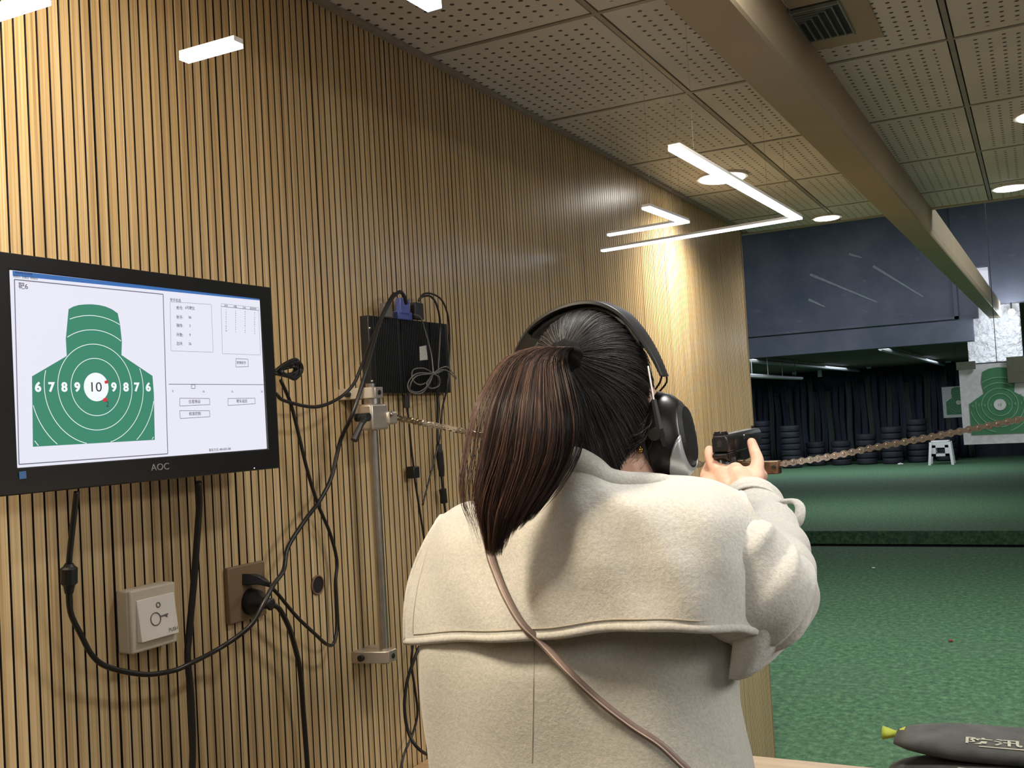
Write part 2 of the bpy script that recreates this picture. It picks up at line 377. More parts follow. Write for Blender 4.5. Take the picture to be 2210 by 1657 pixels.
# LED strips reflected in glass, built as made-up glowing bars on wires
HL = 2.07
def P2(px, py): return wz(px, py, HL)
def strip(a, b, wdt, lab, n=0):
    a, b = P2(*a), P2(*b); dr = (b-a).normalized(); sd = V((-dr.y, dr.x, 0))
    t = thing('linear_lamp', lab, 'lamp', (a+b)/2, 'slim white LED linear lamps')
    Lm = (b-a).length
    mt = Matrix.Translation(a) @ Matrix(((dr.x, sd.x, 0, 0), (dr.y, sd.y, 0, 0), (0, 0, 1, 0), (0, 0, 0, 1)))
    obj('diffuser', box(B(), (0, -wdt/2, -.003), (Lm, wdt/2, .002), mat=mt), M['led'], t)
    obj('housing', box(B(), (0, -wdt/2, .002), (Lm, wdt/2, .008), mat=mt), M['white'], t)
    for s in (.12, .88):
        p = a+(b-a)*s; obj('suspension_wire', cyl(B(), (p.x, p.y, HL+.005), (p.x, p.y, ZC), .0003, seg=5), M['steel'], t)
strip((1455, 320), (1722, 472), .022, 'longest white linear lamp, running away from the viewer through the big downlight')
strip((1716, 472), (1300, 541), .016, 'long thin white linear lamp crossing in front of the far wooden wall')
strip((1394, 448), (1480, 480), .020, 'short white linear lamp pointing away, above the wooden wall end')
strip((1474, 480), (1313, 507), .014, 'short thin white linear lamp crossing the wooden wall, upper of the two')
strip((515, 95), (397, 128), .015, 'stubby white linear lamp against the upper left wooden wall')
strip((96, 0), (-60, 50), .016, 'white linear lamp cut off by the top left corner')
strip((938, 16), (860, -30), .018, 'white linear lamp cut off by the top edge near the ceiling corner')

# ================================================================== RANGE THINGS
def target_board(name, c, w_, h_, lab, bracket=True):
    x, y, z = c; t = thing(name, lab, 'target', (x, y, z-h_/2))
    obj('board', box(B(), (x-w_/2, y, z-h_/2), (x+w_/2, y+.02, z+h_/2)), M['paintw'], t)
    s = w_/.44; sil = [(-.172, -.20), (-.172, -.005), (-.085, .055), (-.095, .13), (-.085, .19), (-.05, .207), (0, .213), (.05, .207), (.085, .19), (.095, .13), (.085, .055), (.172, -.005), (.172, -.20)]
    cz = z+.02*s
    obj('silhouette', prism(B(), [(x+a*s, y-.004, cz+b*s-.01) for a, b in sil], (0, .003, 0)), M['tgreen'], t)
    bm = B(); zc = cz-.03*s
    for k in range(1, 6):
        r = .034*k*s
        for i in range(64):
            a0, a1 = 2*math.pi*i/64, 2*math.pi*(i+1)/64; mx, mz = r*math.cos(a0), r*math.sin(a0)
            if abs(mx) > .168*s or mz < -.165*s or (mz > .06*s and abs(mx) > .085*s) or mz > .22*s or (mz > .03*s and abs(mx) > .13*s): continue
            q = [V((x+rr*math.cos(aa), y-.006, zc+rr*math.sin(aa))) for rr, aa in ((r-.0018*s, a0), (r+.0018*s, a0), (r+.0018*s, a1), (r-.0018*s, a1))]
            prism(bm, q, (0, .002, 0))
    obj('ring_lines', bm, pm('pale_line', (128, 170, 140), .6), t)
    obj('bullseye', cyl(B(), (x, y-.007, zc), (x, y-.004, zc), .034*s, seg=32), M['paintw'], t)
    bm = B()
    for i, cch in enumerate('6789'):
        for sg in (-1, 1): join(bm, text_bm(cch, .022*s, (x+sg*(.153-.034*i)*s, y-.007, zc), (1, 0, 0), (0, 0, 1)))
    join(bm, text_bm('10', .026*s, (x, y-.0085, zc), (1, 0, 0)))
    obj('numbers', bm, MATS['pale_line'], t)
    if bracket:
        for b_ in (((x-w_/2-.01, y-.03, z+h_/2-.03), (x-w_/2+.1, y-.01, z+h_/2+.02)), ((x+.055, y-.03, z+h_/2-.13), (x+w_/2, y-.01, z+h_/2+.03))): obj('bracket', box(B(), *b_), pm('olive_bracket', (84, 86, 74), .6), t)
    obj('hanger', cyl(B(), (x, y+.01, z+h_/2), (x, y+.01, 3.9 if y < 10 else 2.45), .002), M['black'], t)
    return t
target_board('target', (-.215, 7.0, 1.55), .44, .5, 'green silhouette target on a white board behind the chain, nearest target')
target_board('target', (-1.22, 19.0, 1.49), .50, .53, 'small distant green target left of the near target board', False)
# carrier rails
for (pa, pb, y1, lab) in (((1604, 777), (1890, 803), 27, 'upper pale target rail starting at the end of the wooden wall'), ((1604, 810), (1730, 816), 27, 'lower short pale rail behind the end of the wooden wall'),
                         ((1900, 752), (2052, 791), 27.3, 'thin steel rail sloping down to the near target board')):
    a = wz(*pa, 2.36 if pa[1] != 810 else 2.1); b = wz(*pb, 2.36 if pa[1] != 810 else 2.1); b = a+(b-a)*min(1, (y1-a.y)/(b.y-a.y))
    t = thing('target_rail', lab, 'rail', (a+b)/2, 'target carrier rails')
    obj('rail_bar', tube(B(), [a, b], .035, 6), M['rail'], t)
    bm = B(); n_ = 4
    for i in range(n_):
        p = a+(b-a)*(i+.5)/n_; cyl(bm, p, (p.x, p.y, 2.45 if p.y > 10.3 else 3.9), .008, seg=6)
    obj('rail_hanger', bm, M['rail'], t)
# tyres: prototype then copies
def tyre_mesh():
    bm = B(); prof = [(.16, -.07), (.2, -.085), (.26, -.095), (.295, -.08), (.305, -.045), (.30, -.015), (.305, .0), (.30, .015), (.305, .045), (.295, .08), (.26, .095), (.2, .085), (.16, .07), (.175, 0)]
    n_ = 28; rings = [[V((r*math.cos(a), r*math.sin(a), z)) for r, z in prof] for a in [2*math.pi*i/n_ for i in range(n_)]]
    rv = [[bm.verts.new(p) for p in r] for r in rings]
    for i in range(n_):
        a, b = rv[i], rv[(i+1) % n_]
        for k in range(len(prof)): bm.faces.new((a[k], a[(k+1) % len(prof)], b[(k+1) % len(prof)], b[k]))
    return bm
ty = obj('tyre', tyre_mesh(), M['rubber'], smooth=True); first = True; ty.data.transform(Matrix.Scale(.8, 4))
stacks = [(1645, 26.6, 8, 'first stack right of the wooden wall end'), (1709, 26.2, 7, 'second stack from the wooden wall end'), (1762, 26.9, 4, 'low third stack'), (1816, 26.8, 4, 'fourth stack under the dark curtain'),
          (1871, 26.8, 5, 'fifth stack, left of the middle of the curtain'), (1927, 26.7, 6, 'sixth stack, left of the stool'), (1983, 27.0, 7, 'stack just left of the stool'), (2043, 27.3, 5, 'stack behind the white stool')]
for (px, y, n_, lab) in stacks:
    p = wy(px, 985, y); bxx = p.x
    for k in range(n_):
        o = ty if first else ty.copy()
        if not first: COL.objects.link(o)
        first = False
        o.location = (bxx+random.uniform(-.012, .012), y+random.uniform(-.012, .012), .077+.1525*k); o.rotation_euler = (0, 0, random.random()*6)
        pos = 'bottom' if k == 0 else ('top' if k == n_-1 else ('%s up' % ['', 'second', 'third', 'fourth', 'fifth', 'sixth', 'seventh', 'eighth'][k]))
        tag(o, 'dark car tyre, %s of the %s' % (pos, lab), 'tyre', 'stacked tyres at the end of the range')
# white hanging panels at the far end
def rect_panel(px0, py0, px1, py1, y, lab):
    a, b = wy(px0, py0, y), wy(px1, py1, y)
    t = thing('hanging_panel', lab, 'panel', ((a.x+b.x)/2, y, b.z), 'pale panels hanging at the far end')
    obj('panel', box(B(), (a.x, y, b.z), (b.x, y+.02, a.z)), MATS['hung_white'], t)
    obj('hanger', box(B(), ((a.x+b.x)/2-.01, y+.004, a.z), ((a.x+b.x)/2+.01, y+.016, 2.45)), M['rubber'], t)
pm('hung_white', (190, 196, 204), .6)
for r in ((1627, 787, 1639, 806, 'leftmost pale panel between the two rails'), (1645, 787, 1659, 806, 'second pale panel between the two rails'), (1709, 795, 1719, 808, 'small grey panel below the upper rail'),
          (1762, 762, 1784, 786, 'widest pale panel above the upper rail'), (1820, 757, 1835, 791, 'brightest tall pale panel above the upper rail'), (1868, 760, 1880, 795, 'narrow grey panel at the right end of the upper rail'),
          (1764, 797, 1774, 813, 'small grey panel hanging below the widest panel'), (2037, 738, 2052, 782, 'tall pale panel left of the plastic sheet')):
    rect_panel(*r[:4], 27.4, r[4])
# curtain strips
for i in range(34):
    px = 1625+i*14+random.uniform(-3, 3); p = wy(px, 900, 28.2); 
    wdt = random.uniform(.07, .083); top = random.uniform(1.9, 2.4)
    g_ = [[V((p.x+wdt*(u-.5)*2+.02*math.sin(z*3+i), 28.2+.03*math.sin(u*9+i), z)) for u in np.linspace(0, 1, 5)] for z in np.linspace(.02, top, 6)]
    o = obj('curtain_strip', grid_bm(g_), M['curtain'] if i % 3 else pm('curtain_olive', (52, 60, 56), .8, var=.3, scale=6, sc=(1, 1, .2)), smooth=True, solid=.01)
    tag(o, 'dark rubber strip hanging behind the tyres at the far end', 'curtain strip', 'dark strips of the far backstop curtain')
# far lights
for px, py, y, wd, lab in ((1732, 750, 15.5, .26, 'long bright light under the far ceiling, left'), (1921, 748, 21, .12, 'small bright light under the far ceiling, right'), (1672, 771, 22, .16, 'dim light above the upper rail, leftmost')):
    p = wy(px, py, y); t = thing('hall_light', lab, 'ceiling light', (p.x, p.y, 2.45))
    obj('diffuser', box(B(), (p.x-wd/2, p.y-.05, p.z-.02), (p.x+wd/2, p.y+.05, p.z+.02)), M['lamp'], t); obj('stem', cyl(B(), (p.x, p.y, p.z+.02), (p.x, p.y, 2.45), .01), M['rubber'], t)
# white plastic stool
p = wy(2034, 1000, 26.0); sx, sy = p.x, 25.9
t = thing('plastic_stool', 'white plastic stool on the turf below the target board', 'stool', (sx, sy, 0))
hw, sh = .2, .56
bm = box(B(), (sx-hw, sy-hw, sh-.03), (sx+hw, sy+hw, sh)); obj('seat', bm, M['white'], t, bevel=.02)
bm = B()
for s in (-1, 1):
    box(bm, (sx-hw, sy+s*hw-.01, sh-.16), (sx+hw, sy+s*hw+.01, sh-.03)); box(bm, (sx+s*hw-.01, sy-hw, sh-.16), (sx+s*hw+.01, sy+hw, sh-.03))
    box(bm, (sx-hw, sy+s*hw-.01, sh-.36), (sx+hw, sy+s*hw+.01, sh-.30)); box(bm, (sx-.22, sy+s*hw-.01, sh-.36), (sx-.1, sy+s*hw+.01, sh-.1)); box(bm, (sx+.1, sy+s*hw-.01, sh-.36), (sx+.22, sy+s*hw+.01, sh-.1))
obj('apron', bm, M['white'], t)
for a in (-1, 1):
    for b in (-1, 1): obj('leg', loft(B(), [[V((sx+a*(hw+k*.05)+i*.03, sy+b*(hw+k*.05)+j*.03, sh*(1-k)-.03*(1-k))) for i, j in ((-1, -1), (1, -1), (1, 1), (-1, 1))] for k in (0, 1)]), M['white'], t)
# litter
for i, (px, py) in enumerate(((1885, 1225), (1943, 1001), (2052, 1382))):
    p = wz(px, py, .01); tag(obj('paper_scrap', ball(B(), p, .012 if i != 1 else .05, 1, (1.6, 1, .6)), M['white'] if i < 2 else pm('red_scrap', (150, 60, 40), .6)),
        ['white paper scrap on the near turf beyond the sleeve', 'white scrap at the far edge of the turf', 'tiny red scrap on the near turf'][i], 'scrap')

# ================================================================== COUNTER, SANDBAGS
zc = .965; t = thing('counter', 'light oak shooting counter in front of the person', 'counter', (0, 1.8, 0))
obj('worktop', box(B(), (W+.002, 1.64, zc-.04), (2.6, 1.915, zc)), M['wood'], t, bevel=.004)
obj('front_panel', box(B(), (W+.002, 1.84, 0), (2.6, 1.87, zc-.04)), M['wood'], t)
def sandbag(z0, h, cy0, x0, name, lab, seed, txt=True):
    L_, w_ = .85, .14; t = thing(name, lab, 'sandbag', (x0+L_/2, cy0, z0), 'black sandbags stacked on the counter')
    rings = []
    for i in range(41):
        s = i/40; e_ = min(1, min(s, 1-s)*9)**.55; hh = h*(.25+.75*e_); ww = w_*(.55+.45*e_); sag = -.006*math.sin(s*9+seed)
        bend = .02*math.sin(s*4+seed)
        rings.append([V((x0+s*L_, cy0+bend+ww/2*np.sign(math.cos(a))*abs(math.cos(a))**.7, z0+h/2+sag*.4+hh/2*np.sign(math.sin(a))*abs(math.sin(a))**.75)) for a in [2*math.pi*k/28 for k in range(28)]])
    obj('sack', loft(B(), rings), M['bag'], t, smooth=True)
    obj('tie_end', loft(B(), [[V((x0-q*.03, cy0+math.cos(a)*r, z0+h/2+math.sin(a)*r*.7)) for a in [2*math.pi*k/10 for k in range(10)]] for q, r in ((-.4, .018), (.1, .007), (.5, .012), (.8, .016))]), pm('pink_tie' if seed == 2 else 'yellow_tie', (180, 150, 138) if seed == 2 else (170, 180, 60), .7), t, smooth=True)
    def on_sack(u, v):      # u along the bag, v up the near side, as a place just above the cloth
        s = (u-x0)/L_; e_ = min(1, min(s, 1-s)*9)**.55; hh = h*(.25+.75*e_); ww = w_*(.55+.45*e_); a = math.pi-v
        return V((u, cy0+.02*math.sin(s*4+seed)+(ww/2+.001)*np.sign(math.cos(a))*abs(math.cos(a))**.7, z0+h/2-.0024*math.sin(s*9+seed)+(hh/2+.0015)*abs(math.sin(a))**.75))
    bm = text_bm('防汛专用沙袋', .034, (0, 0, 0), (1, 0, 0), (0, 1, 0), depth=.0, offset=.0006, sx=1.25)
    bmesh.ops.subdivide_edges(bm, edges=[e_ for e_ in bm.edges if e_.calc_length() > .01], cuts=2)
    for v_ in bm.verts: v_.co = on_sack(x0+.235+v_.co.x, .98+v_.co.y*13)
    obj('printed_lettering', bm, pm('faded_white_print', (176, 174, 156), .7), t)
    obj('printed_line', loft(B(), [[on_sack(x0+.13+.02*i, v_) for v_ in (.62, .68)] for i in range(16)], closed=False), MATS['faded_white_print'], t, solid=.0006)
sandbag(zc+.001, .068, 1.775, -.262, 'sandbag', 'black sandbag with pale lettering, lower of the two on the counter', 2)
sandbag(zc+.067, .038, 1.84, -.25, 'sandbag', 'black sandbag with pale lettering lying on top of the other', 5)

# ================================================================== MONITOR
MO = .085; XM = W+MO
def mp(px, py, off=0.0): return wx(px, py, XM+off)
tr = mp(588, 620); br = mp(600, 1010); tl = mp(0, 543); bl = mp(0, 1072)
sTL, sTR, sBR, sBL = mp(26.4, 583), mp(567, 644.4), mp(576, 968), mp(36.5, 1010)
y1 = (tr.y+br.y)/2; zt = (tr.z+tl.z)/2; zb_ = (br.z+bl.z)/2
s0, s1 = (sTL.y+sBL.y)/2, (sTR.y+sBR.y)/2; szt, szb = (sTL.z+sTR.z)/2, (sBL.z+sBR.z)/2
y0 = s0-(y1-s1)-.012
mon = thing('monitor', 'black flat monitor on the wooden wall showing a green silhouette target', 'monitor', (XM, (y0+y1)/2, zb_))
def frame2(bm, ya, yb, za, zb2, ia, ib, ja, jb, x0, x1):
    box(bm, (x0, ya, za), (x1, yb, ja)); box(bm, (x0, ya, jb), (x1, yb, zb2)); box(bm, (x0, ya, ja), (x1, ia, jb)); box(bm, (x0, ib, ja), (x1, yb, jb))
obj('back_shell', box(B(), (XM-.032, y0+.006, zb_+.006), (XM-.012, y1-.006, zt-.006)), M['black'], mon, bevel=.006)
bm = B(); ring_o = [(y0, zb_), (y1, zb_), (y1, zt), (y0, zt)]; ring_i = [(s0, szb), (s1, szb), (s1, szt), (s0, szt)]
vo = [bm.verts.new((XM, a, b)) for a, b in ring_o]; vi = [bm.verts.new((XM-.001, a, b)) for a, b in ring_i]; vk = [bm.verts.new((XM-.014, a, b)) for a, b in ring_o]; vj = [bm.verts.new((XM-.005, a, b)) for a, b in ring_i]
for i in range(4):
    j = (i+1) % 4; bm.faces.new((vo[i], vo[j], vi[j], vi[i])); bm.faces.new((vk[i], vo[i], vo[j], vk[j])[::-1]); bm.faces.new((vi[i], vi[j], vj[j], vj[i])); bm.faces.new((vk[i], vk[j], vj[j], vj[i])[::-1])
obj('bezel', bm, M['blackgl'], mon, bevel=.0015)
scr = obj('screen', box(B(), (XM-.006, s0, szb), (XM-.003, s1, szt)), em('screen_white', (232, 232, 246), .92), mon)
XS = XM-.0029
def sq(bm, pts, lift=.0001):   # photo points on the glass -> flat polygon
    prism(bm, [wx(px, py, XS) for px, py in pts], (lift, 0, 0))
bm = B(); sil = [(71, 964), (69, 812), (144, 768), (142, 731), (148, 667), (158, 661.5), (170, 658), (184, 656.7), (198, 656.5), (213, 658), (228, 661.5), (242, 667.5), (254, 676), (259, 700), (263, 737), (262, 766), (329, 811), (332, 850), (334, 949)]
sil3 = [wx(px, py, XS) for px, py in sil]
prism(bm, sil3, (.0001, 0, 0)); obj('green_silhouette', bm, em('screen_green', (52, 134, 108), .9), scr)
cc = wx(206.5, 835, XS); k1 = wx(153, 835, XS); k2 = wx(259.5, 835, XS); ry_ = (k2.y-k1.y)/2/2; rz_ = (wx(206, 774, XS).z-wx(206, 897.5, XS).z)/2/2
cyc = (k1.y+k2.y)/2
def inside(y, z):
    c = False; n_ = len(sil3)
    for i in range(n_):
        a, b = sil3[i], sil3[(i+1) % n_]
        if (a.z > z) != (b.z > z) and y < (b.y-a.y)*(z-a.z)/(b.z-a.z)+a.y: c = not c
    return c
bm = B()
for k in range(2, 8):
    for i in range(180):
        a0, a1 = 2*math.pi*i/180, 2*math.pi*(i+1)/180
        q = [(cyc+(ry_*k+dr)*math.cos(a), cc.z+(rz_*k+dr)*math.sin(a)) for dr, a in ((-.0004, a0), (.0004, a0), (.0004, a1), (-.0004, a1))]
        if all(inside(*p_) for p_ in q): prism(bm, [(XS+.0002, *p_) for p_ in q], (.0001, 0, 0))
prism(bm, [(XS+.0002, cyc+ry_*math.cos(a), cc.z+rz_*math.sin(a)) for a in [2*math.pi*i/48 for i in range(48)]], (.0001, 0, 0))
obj('score_rings', bm, em('screen_line', (240, 246, 246), .95), scr)
bm = B()
for ch, px in (('6', 82), ('7', 111), ('8', 139), ('9', 167), ('9', 246), ('8', 272), ('7', 295), ('6', 320)):
    p = wx(px, 836, XS+.0003); join(bm, text_bm(ch, .0152, p, depth=.0001, offset=.0006, sx=1.1))
obj('score_numbers', bm, MATS.get('x') or bpy.data.materials['screen_line'], scr)
bm = text_bm('10', .017, wx(206, 836, XS+.0004), depth=.0001, sx=1.2)
def st(s, px, py, size=.0045, al='CENTER'): join(bm, text_bm(s, size, wx(px, py, XS+.0003), depth=.00008, align=al))
st('靶6', 50, 618, .0085); st('射手信息', 379, 648, .0050)
for s, v, py in (('枪号:', '6号靶位', 665), ('射手:', '06', 685), ('弹序:', '2', 703), ('环数:', '9', 723), ('总环:', '26', 742)): st(s, 388, py, .0056); st(v, 410, py, .0052)
for i, s in enumerate(('序号', '环数', '方向', '射击时间')): st(s, 488+19.5*i, 660+2*i, .0035)
for r_ in range(10):
    for c_ in range(4): st(str([r_+1, (r_*7) % 9+1, (r_*3) % 10, r_ % 5][c_]), 488+20.5*c_, 669+5.0*r_+2*c_, .003)
st('更换射手', 521, 783, .005); st('位置预设', 420, 867, .0056); st('校准控制', 421, 893, .0056); st('靶车返回', 522, 866, .0056)
st('0', 373, 844, .004); st('10', 439, 845, .004); st('15', 501, 845, .004); st('25', 565, 845, .004)
st('联系方式: 400-820-280', 475, 970, .0045); st('2', 232, 872, .010)
for dx, dy in ((0, 0), (19, 3), (37, 6)): st('射击训练', 42+dx, 589+dy*.7, .0028) if dx < 30 else None
st('视图(V)  设置(S)  帮助(H)', 55, 599, .003)
obj('screen_text', bm, em('screen_ink', (62, 58, 66), .7), scr)
bm = B()
def ln(a, b, w_=.0005):
    A, B_ = wx(*a, XS+.00015), wx(*b, XS+.00015); dr = (B_-A).normalized(); nn = V((0, -dr.z, dr.y))*w_/2
    prism(bm, [A-nn, B_-nn, B_+nn, A+nn], (.0001, 0, 0))
def rectl(q, w_=.0004):
    for i in range(4): ln(q[i], q[(i+1) % 4], w_)
rectl([(31, 603), (352, 635), (362, 979), (41, 1002)], .0012)
rectl([(367, 651), (456, 657), (460, 760), (369, 757)]); rectl([(477, 655), (558, 664), (562, 766), (480, 763)]); ln((478, 661), (559, 670), .0007)
ln((364, 829), (569, 830), .0009)
for q in ([(388, 859), (452, 860), (453, 873), (388, 876)], [(388, 886), (452, 886), (453, 899), (389, 903)], [(492, 860), (550, 859), (551, 871), (492, 875)], [(509, 774), (535, 775), (536, 791), (509, 792)]): rectl(q, .0007)
rectl([(413, 830), (421, 830), (421, 838), (413, 838)], .0008)
obj('screen_lines', bm, em('screen_grey', (120, 116, 140), .7), scr)
bm = B(); sq(bm, [(27, 584), (567, 645), (567.5, 649), (27.5, 595)], .0002); obj('title_bar', bm, em('screen_blue', (62, 118, 190), .8), scr)
bm = B(); sq(bm, [(225, 822), (233, 820), (233, 827), (226, 828)], .0005); sq(bm, [(222, 860), (231, 858), (231, 866), (222, 867)], .0005); sq(bm, [(560, 644.5), (567, 645.3), (567, 649.5), (560, 648.5)], .0004)
obj('hit_markers', bm, em('screen_red', (214, 50, 62), .8), scr)
bm = B()
def lg(px, py): return wx(px, py, XM+.0002)
join(bm, text_bm('AOC', .0125, wx(346, 1008, XM+.0001), depth=.0002, sx=1.15)); obj('logo', bm, pm('logo_grey', (120, 118, 118), .5), mon)
bm = B(); prism(bm, [wx(px, py, XM+.0001) for px, py in ((41, 1018), (56, 1016), (57, 1032), (42, 1034))], (.0002, 0, 0)); obj('energy_sticker', bm, pm('sticker_blue', (50, 92, 140), .5), mon)
obj('power_light', ball(B(), wx(549, 1010, XM+.0003), .0009, 1), em('led_dot', (230, 235, 240), 2), mon)
ym = (y0+y1)/2
zm = (zt+zb_)/2
obj('wall_mount', box(box(B(), (W, ym-.06, zm-.06), (W+.012, ym+.06, zm+.06)), (W+.01, ym-.03, zm-.03), (XM-.03, ym+.03, zm+.03)), M['black'], mon)

# ================================================================== SWITCH AND SOCKET
so = .028; q = [wp(px, py, so) for px, py in ((283, 1272), (380, 1257), (383, 1387), (284, 1412))]
ya, yb = (q[0].y+q[3].y)/2, (q[1].y+q[2].y)/2; za, zb3 = (q[2].z+q[3].z)/2, (q[0].z+q[1].z)/2
sw = thing('door_release_switch', 'ivory square wall switch with a white rocker and key symbol', 'switch', (W, (ya+yb)/2, za))
obj('box', box(B(), (W, ya, za), (W+so-.006, yb, zb3)), M['ivory'], sw, bevel=.003)
obj('faceplate', box(B(), (W+so-.007, ya, za), (W+so, yb, zb3)), M['ivory'], sw, bevel=.003, seg=3)
yc, zc2 = (ya+yb)/2, (za+zb3)/2; ww, hh = (yb-ya), (zb3-za)
ra, rb = ya+ww*.115, yb-ww*.06; z1_, z0_ = zb3-hh*.17, za+hh*.17
bm = B(); prism(bm, [V((W+so-.001, ra, z1_)), V((W+so+.0015, ra, z1_)), V((W+so+.008, ra, z0_)), V((W+so-.001, ra, z0_))], (0, rb-ra, 0))
rk = obj('rocker', bm, M['white'], sw, bevel=.0008)
sl = V((.0065, 0, z0_-z1_)).normalized()*-1
def rkp(u, v): return V((W+so+.0019+.0065*(1-v), ra+(rb-ra)*u, z0_+(z1_-z0_)*v))
bm = B(); cen = rkp(.42, .47); pts = [cen+V((0, math.cos(a)*.0085, 0))+sl*math.sin(a)*.0085 for a in [2*math.pi*i/32 for i in range(33)]]
tube(bm, pts, .0008, 6, False); tube(bm, [rkp(.54, .5), rkp(.75, .52)], .0011, 6); tube(bm, [rkp(.72, .52), rkp(.72, .45)], .0009, 6); tube(bm, [rkp(.69, .52), rkp(.69, .47)], .0009, 6)
c2 = rkp(.53, .79); tube(bm, [c2+V((0, math.cos(a)*.0032, 0))+sl*math.sin(a)*.0032 for a in [2*math.pi*i/20 for i in range(21)]], .0008, 6, False)
join(bm, text_bm('PUSH', .007, rkp(.85, .12), up=sl, depth=.0001)); obj('key_symbol', bm, M['grey'], rk)
so2 = .009; q = [wp(px, py, so2) for px, py in ((494, 1225), (575, 1209), (573, 1330), (494, 1346))]
ya, yb = (q[0].y+q[3].y)/2, (q[1].y+q[2].y)/2; za, zb3 = (q[2].z+q[3].z)/2, (q[0].z+q[1].z)/2
sk = thing('wall_socket', 'taupe square wall socket with two black plugs in it', 'socket', (W, (ya+yb)/2, za))
obj('faceplate', box(B(), (W, ya, za), (W+so2, yb, zb3)), M['taupe'], sk, bevel=.002)
def cable(name, pts, r, lab, cat='cable', mat='cable', parent=None, group=None, extra=None, lo=1.0):
    P_ = [wp(p[0], p[1], p[2]) for p in pts]
    bm = tube(B(), catmull(P_, 8), r, 8)
    if extra: return bm, P_
    o = obj(name, bm, M[mat], parent, smooth=True)
    if parent is None: tag(o, lab, cat, group)
    return o
# flat plug + its cable to the monitor
t = thing('power_cable', 'thin black cable from the upper socket plug looping right and up to the monitor side', 'cable', wp(545, 1248, .03), 'black cables on the wooden wall')
a = wp(521, 1248, so2); 
bm = B(); prism(bm, [wp(521, 1238, so2), wp(521, 1262, so2), wp(556, 1262, .035), wp(556, 1238, .035)], (0, .002, 0)); bm.free()
bm = loft(B(), [[wp(px+dx, py+dy, off) for dx, dy in ((-w1, -h1), (w1, -h1), (w1, h1), (-w1, h1))] for px, py, off, w1, h1 in ((530, 1250, so2, 8, 12), (545, 1250, .018, 9, 12), (563, 1252, .03, 7, 9), (582, 1262, .04, 3, 5))])
obj('plug', bm, M['black'], t, bevel=.001)
cable('cord', [(580, 1261, .04), (600, 1282, .045), (640, 1330, .04), (680, 1368, .035), (705, 1390, .03), (720, 1388, .025), (727, 1350, .02), (724, 1260, .02), (727, 1210, .02), (712, 1150, .022), (685, 1085, .03), (662, 1010, .035), (630, 880, .04), (606, 820, .05)], .0030, '', parent=t)
t = thing('power_cable', 'thick black cable from the round socket plug dropping to the bottom edge', 'cable', wp(545, 1295, .03), 'black cables on the wooden wall')
ax0, ax1 = wp(541, 1298, so2), wp(582, 1303, .05)
obj('plug', tube(B(), [ax0, ax0.lerp(ax1, .35), ax0.lerp(ax1, .6), ax0.lerp(ax1, 1.0)], [.021, .019, .009, .0075], 24), M['black'], t, smooth=True)
obj('strain_relief', tube(B(), [ax0.lerp(ax1, .98), ax0.lerp(ax1, 1.06), ax0.lerp(ax1, 1.1)], [.0085, .0098, .006], 16), M['black'], t, smooth=True)
cable('cord', [(588, 1304, .05), (603, 1314, .052), (622, 1350, .045), (635, 1390, .035), (648, 1450, .03), (655, 1540, .02), (664, 1660, .02), (668, 1760, .02)], .0042, '', parent=t)
# the long cable with ferrite core
t = thing('video_cable', 'long black cable with a ferrite core sagging from the monitor up to the computer', 'cable', wp(165, 1075, .05), 'black cables on the wooden wall')
cable('cord', [(166, 1060, .075), (160, 1110, .07), (150, 1200, .06), (148, 1260, .05), (152, 1320, .045), (175, 1370, .04), (200, 1415, .035), (235, 1440, .03), (310, 1455, .03), (370, 1448, .03), (410, 1432, .035), (480, 1395, .035), (540, 1350, .06), (570, 1300, .07), (590, 1262, .065), (612, 1230, .05), (622, 1180, .04), (660, 1120, .035), (690, 1080, .03), (715, 1030, .03), (735, 950, .035), (762, 890, .07), (790, 800, .07), (812, 720, .05), (830, 672, .045), (845, 645, .045), (862, 630, .045), (872, 638, .045), (877, 655, .04)], .0036, '', parent=t)
P_ = [wp(149, py, .06-.00007*(py-1200)) for py in (1216, 1222, 1226, 1258, 1263, 1280)]
obj('ferrite_core', tube(B(), P_, [.005, .007, .0100, .0100, .007, .005], 16), M['black'], t, smooth=False)
cable('power_cable', [(428, 1040, .06), (430, 1090, .05), (424, 1180, .04), (418, 1260, .035), (408, 1370, .03), (405, 1420, .03), (412, 1500, .03), (416, 1600, .03), (414, 1700, .03)], .0048, 'thickest black cable hanging straight down from the monitor bottom edge', group='black cables on the wooden wall')
cable('audio_cable', [(596, 850, .055), (615, 865, .05), (680, 878, .045), (730, 860, .045), (762, 830, .05), (780, 790, .05), (800, 740, .045), (820, 690, .045), (838, 652, .045), (850, 633, .04)], .0030, 'thin black cable swinging from the monitor side up to the computer', group='black cables on the wooden wall')
# cable bundle at monitor side
t = thing('cable_bundle', 'tied bundle of black cable loops sticking out behind the monitor right side', 'cable', wp(620, 800, .04))
for i, (h_, w_) in enumerate(((22, 56), (16, 50), (12, 44), (7, 50), (18, 60))):
    cable('loop', [(592, 802+i, .05), (615, 800-h_*.7, .05-.004*i), (592+w_*.85, 798-h_, .045), (592+w_, 797, .04), (592+w_*.8, 800+h_*.8, .045), (612, 806+i, .045), (594, 806, .05)], .0028, '', parent=t)
obj('tie', ball(B(), wp(606, 803, .05), .006), M['black'], t)
